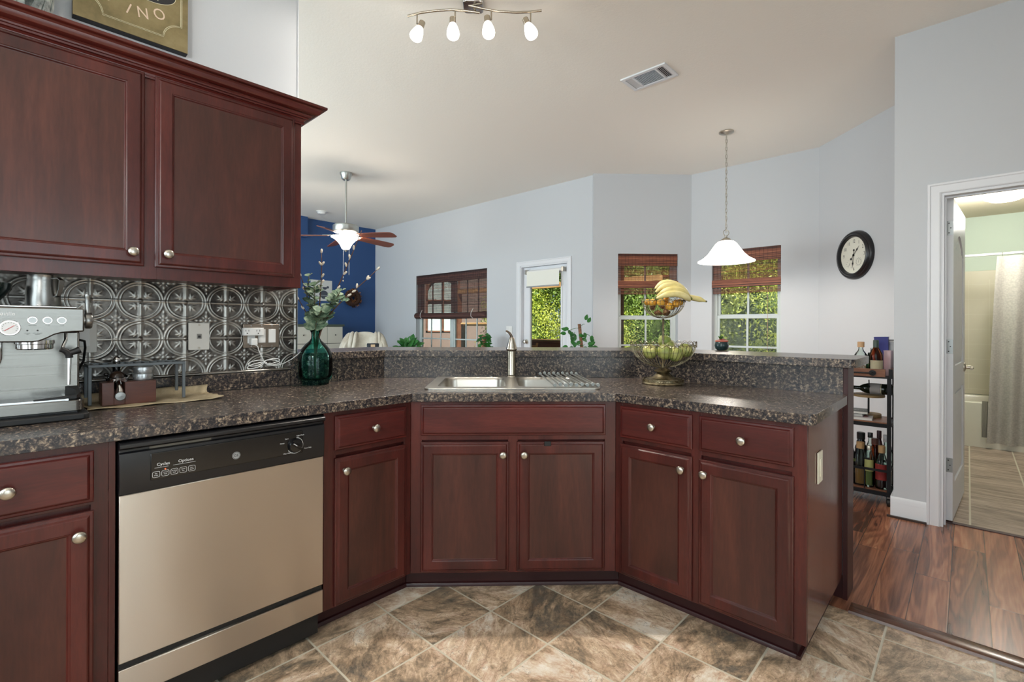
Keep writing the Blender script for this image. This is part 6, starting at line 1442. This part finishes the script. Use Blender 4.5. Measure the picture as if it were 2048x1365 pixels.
# ================================================================== outdoors
m = MB(); m.box(-14, 18, 3.3, 30, -.35, -.25); g_ = N('garden_ground'); g_.set(color=g_.ramp(g_.noise(g_.pos(), 2, 5, .6), [(.35, srgb(70, 80, 40)), (.65, srgb(128, 120, 80))]), rough=.95)
o = m.build('ground', g_.mat); o['kind'] = 'structure'
def foliage_mat(name, cs):
    m = N(name); t = m.t; col = m.ramp(m.noise(m.obj(), 1.6, 5, .7), [(.32, cs[0]), (.5, cs[1]), (.68, cs[2])]); m.set(color=col, rough=.45)
    tr = m.n('BsdfTranslucent'); m.put(tr.inputs[0], col); mx = m.n('MixShader'); mx.inputs[0].default_value = .4
    t.links.new(m.p.outputs[0], mx.inputs[1]); t.links.new(tr.outputs[0], mx.inputs[2]); t.links.new(mx.outputs[0], m.out.inputs[0]); return m.mat
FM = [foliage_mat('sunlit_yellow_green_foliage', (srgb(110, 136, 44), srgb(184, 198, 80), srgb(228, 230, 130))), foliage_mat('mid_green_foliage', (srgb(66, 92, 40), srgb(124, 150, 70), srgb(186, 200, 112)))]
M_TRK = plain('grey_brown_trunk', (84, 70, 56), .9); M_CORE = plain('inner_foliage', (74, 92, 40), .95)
def crown(rx, rz, n, sz, seed, mat):
    r_ = random.Random(seed); m = MB(); cl = [(r_.uniform(-1, 1), r_.uniform(-1, 1), r_.uniform(-1, 1)) for _ in range(44)]
    cl = [Vector(c).normalized()*r_.uniform(.55, .86) for c in cl]
    for k in range(n):
        c = cl[k % 44]; d = Vector((r_.gauss(0, 1), r_.gauss(0, 1), r_.gauss(0, 1))).normalized(); p = c+d*.36*r_.uniform(.35, 1)
        p = Vector((p.x*rx, p.y*rx, p.z*rz)); ax = Vector((r_.gauss(0, 1), r_.gauss(0, 1), r_.gauss(-.2, .7))); nr_ = Vector((r_.gauss(0, .7), r_.gauss(-.5, .6), r_.gauss(.5, .5)))
        ax.normalize(); sd = ax.cross(nr_)
        if sd.length < .1: continue
        sd.normalize(); s2 = sz*r_.uniform(.6, 1.2)
        m.add([tuple(p-ax*s2), tuple(p+sd*s2*.45), tuple(p+ax*s2), tuple(p-sd*s2*.45)], [(0, 1, 2, 3)])
    return m
def tree(label, x, y, zc, rx, rz, mat, seed, proto=[None, None]):
    t = thing('garden_tree', label, 'tree', F0, (x, y, -.25), group='trees behind the house')
    i = FM.index(mat)
    if proto[i] is None:
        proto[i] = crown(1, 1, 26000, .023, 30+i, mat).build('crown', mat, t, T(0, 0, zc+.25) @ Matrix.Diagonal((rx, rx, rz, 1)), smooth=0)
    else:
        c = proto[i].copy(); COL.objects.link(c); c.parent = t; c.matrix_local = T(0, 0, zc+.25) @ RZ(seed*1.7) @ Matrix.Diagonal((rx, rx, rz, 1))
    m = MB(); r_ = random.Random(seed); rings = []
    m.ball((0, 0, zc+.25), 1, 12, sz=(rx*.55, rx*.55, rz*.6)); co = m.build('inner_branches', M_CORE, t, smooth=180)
    m = MB(); m.tube([(0, 0, 0), (.05, .02, zc*.6), (0, 0, zc)], [.13, .10, .06], 8); m.build('trunk', M_TRK, t)
L0 = ['bright yellow green tree seen through the back windows', 'mid green bushy tree seen through the back windows']
for k, (x, y, zc, rx, rz, i) in enumerate(((-4.6, 15.5, 2.6, 2.5, 3.0, 1), (-1.4, 15.2, 2.4, 2.2, 3.0, 1), (.55, 11.9, 1.0, 1.25, 1.5, 0), (1.8, 12.6, 3.4, 2.0, 2.4, 1), (3.0, 10.6, 1.7, 1.35, 1.9, 1), (4.6, 11.6, 2.6, 1.9, 2.8, 0),
        (6.0, 10.2, 1.6, 1.5, 1.9, 0), (7.6, 10.6, 2.8, 2.1, 3.0, 1), (9.6, 9.2, 2.2, 2.0, 2.8, 0), (4.0, 14.5, 4.0, 2.6, 3.5, 1), (8.6, 13.5, 4.2, 3.0, 3.6, 1), (1.9, 9.9, .8, 1.0, 1.2, 0), (-.6, 18.0, 4.5, 3.4, 4.0, 0), (12.0, 9.0, 3, 2.6, 3.4, 1))):
    tree(L0[i], x, y, zc, rx, rz, FM[i], k)
# covered patio beyond the far wall
M_CED = wood('cedar_board', srgb(84, 50, 36), srgb(118, 74, 54), srgb(146, 98, 74), 'x', .6); M_CEDL = wood('tan_cedar_beam', srgb(168, 126, 80), srgb(206, 160, 106), srgb(222, 184, 134), 'x', .6)
pa = thing('patio_cover', 'tan timber patio roof with posts outside the glass door', 'patio cover', FR, (-4.2, 3.3, 0))
MB().box(-3.0, 1.9, 1.75, 1.87, 1.93, 2.02).build('beam', M_CEDL, pa); MB().box(-3.1, 2.0, 1.875, 2.1, 1.99, 2.02).build('roof_edge', M_CED, pa)
for x in (-2.9, .62): MB().box(x-.05, x+.05, 1.75, 1.87, -.25, 1.93).build('post', M_CED, pa)
dk = thing('deck_box', 'reddish brown wooden storage box on the patio outside the glass door', 'storage box', FR, (-3.70, 4.42, -.25))
MB().box(-.75, .75, -.28, .28, 0, 1.20).build('body', M_CED, dk, bevel=.01); MB().box(-.78, .78, -.30, .30, 1.20, 1.24).build('lid', M_CED, dk, bevel=.005)
dc = thing('folding_chair', 'pale wooden folding chair by the storage box outside the glass door', 'chair', FR, (-3.98, 3.72, -.25))
M_CHW = plain('pale_chair_wood', (214, 150, 92), .6)
MB().box(-.20, .20, -.20, .20, .66, .69).build('seat', M_CHW, dc)
for x in (-.19, .19):
    m = MB(); m.tube([(x, -.2, 0), (x, .2, 1.20)], .018, 8); m.build('leg', M_CHW, dc); m = MB(); m.tube([(x, .2, 0), (x, -.2, .68)], .018, 8); m.build('leg', M_CHW, dc)
MB().box(-.19, .19, .17, .20, 1.02, 1.16).build('backrest', M_CHW, dc)
wp = thing('porch_post', 'reddish brown timber post just outside the middle bay window', 'post', F0, (*pxw(1239, 6.6), -.25)); MB().box(-.045, .045, -.055, .055, 0, 3.4).build('post', M_CED, wp)
# neighbouring wing of the house with an arched window, seen through the wide window
nb = thing('garden_shed', 'pinkish sided outbuilding with an arched window seen through the dark woven blind', 'outbuilding', F0, (-1.35, 13.0, -.05), .0)
m_sd = N('pinkish_lap_siding'); s1 = m_sd.n('SeparateXYZ', Vector=m_sd.obj()); gr = m_sd.math('FRACT', m_sd.math('MULTIPLY', s1.outputs[2], 6.)); m_sd.set(color=srgb(140, 120, 114), rough=.8); m_sd.bump(gr, .5, .02)
m = MB(); m.box(-1.5, -.55, 0, .15, 0, 3.6); m.box(.35, 2.0, 0, .15, 0, 3.6); m.box(-.55, .35, 0, .15, 0, 1.1); m.box(-.55, .35, 0, .15, 2.6, 3.6); m.box(-1.5, 2.0, .15, 2.0, 0, .1); m.build('wall', m_sd.mat, nb)
m = MB(); m.box(-.53, .33, .06, .09, 1.1, 2.6); f_ = m.build('window_glass', plain('pale_sky_glass', (206, 222, 224), .1), nb)
m = MB()
for x in (-.53, -.10, .33): m.box(x-.025, x+.025, -.02, .05, 1.1, 2.6)
for z in (1.12, 1.95, 2.58): m.box(-.55, .35, -.02, .05, z-.02, z+.02)
m.tube([(-.10+.43*math.cos(PI*i/12), 0, 2.15+.42*math.sin(PI*i/12)) for i in range(13)], .025, 6); m.build('window_bars', M_CED, nb)
ht = thing('porch_swing', 'pale folded canvas hammock hanging on the patio outside the wide window', 'hammock', FR, (-4.75, 4.3, -.25))
m = MB(); m.tube([(.25, 0, 1.52), (.16, 0, 1.3), (.05, 0, 1.0), (-.02, 0, .6)], [.015, .05, .09, .04], 10); m.build('canvas', plain('cream_canvas', (206, 192, 164), .9), ht, smooth=180)
m = MB(); m.tube([(-1.3, 0, 1.50), (.3, 0, 1.50)], .03, 8); m.build('bar', M_CEDL, ht)
for x in (-1.25, .28): MB().box(x-.03, x+.03, -.03, .03, 0, 1.5).build('leg', M_CED, ht)
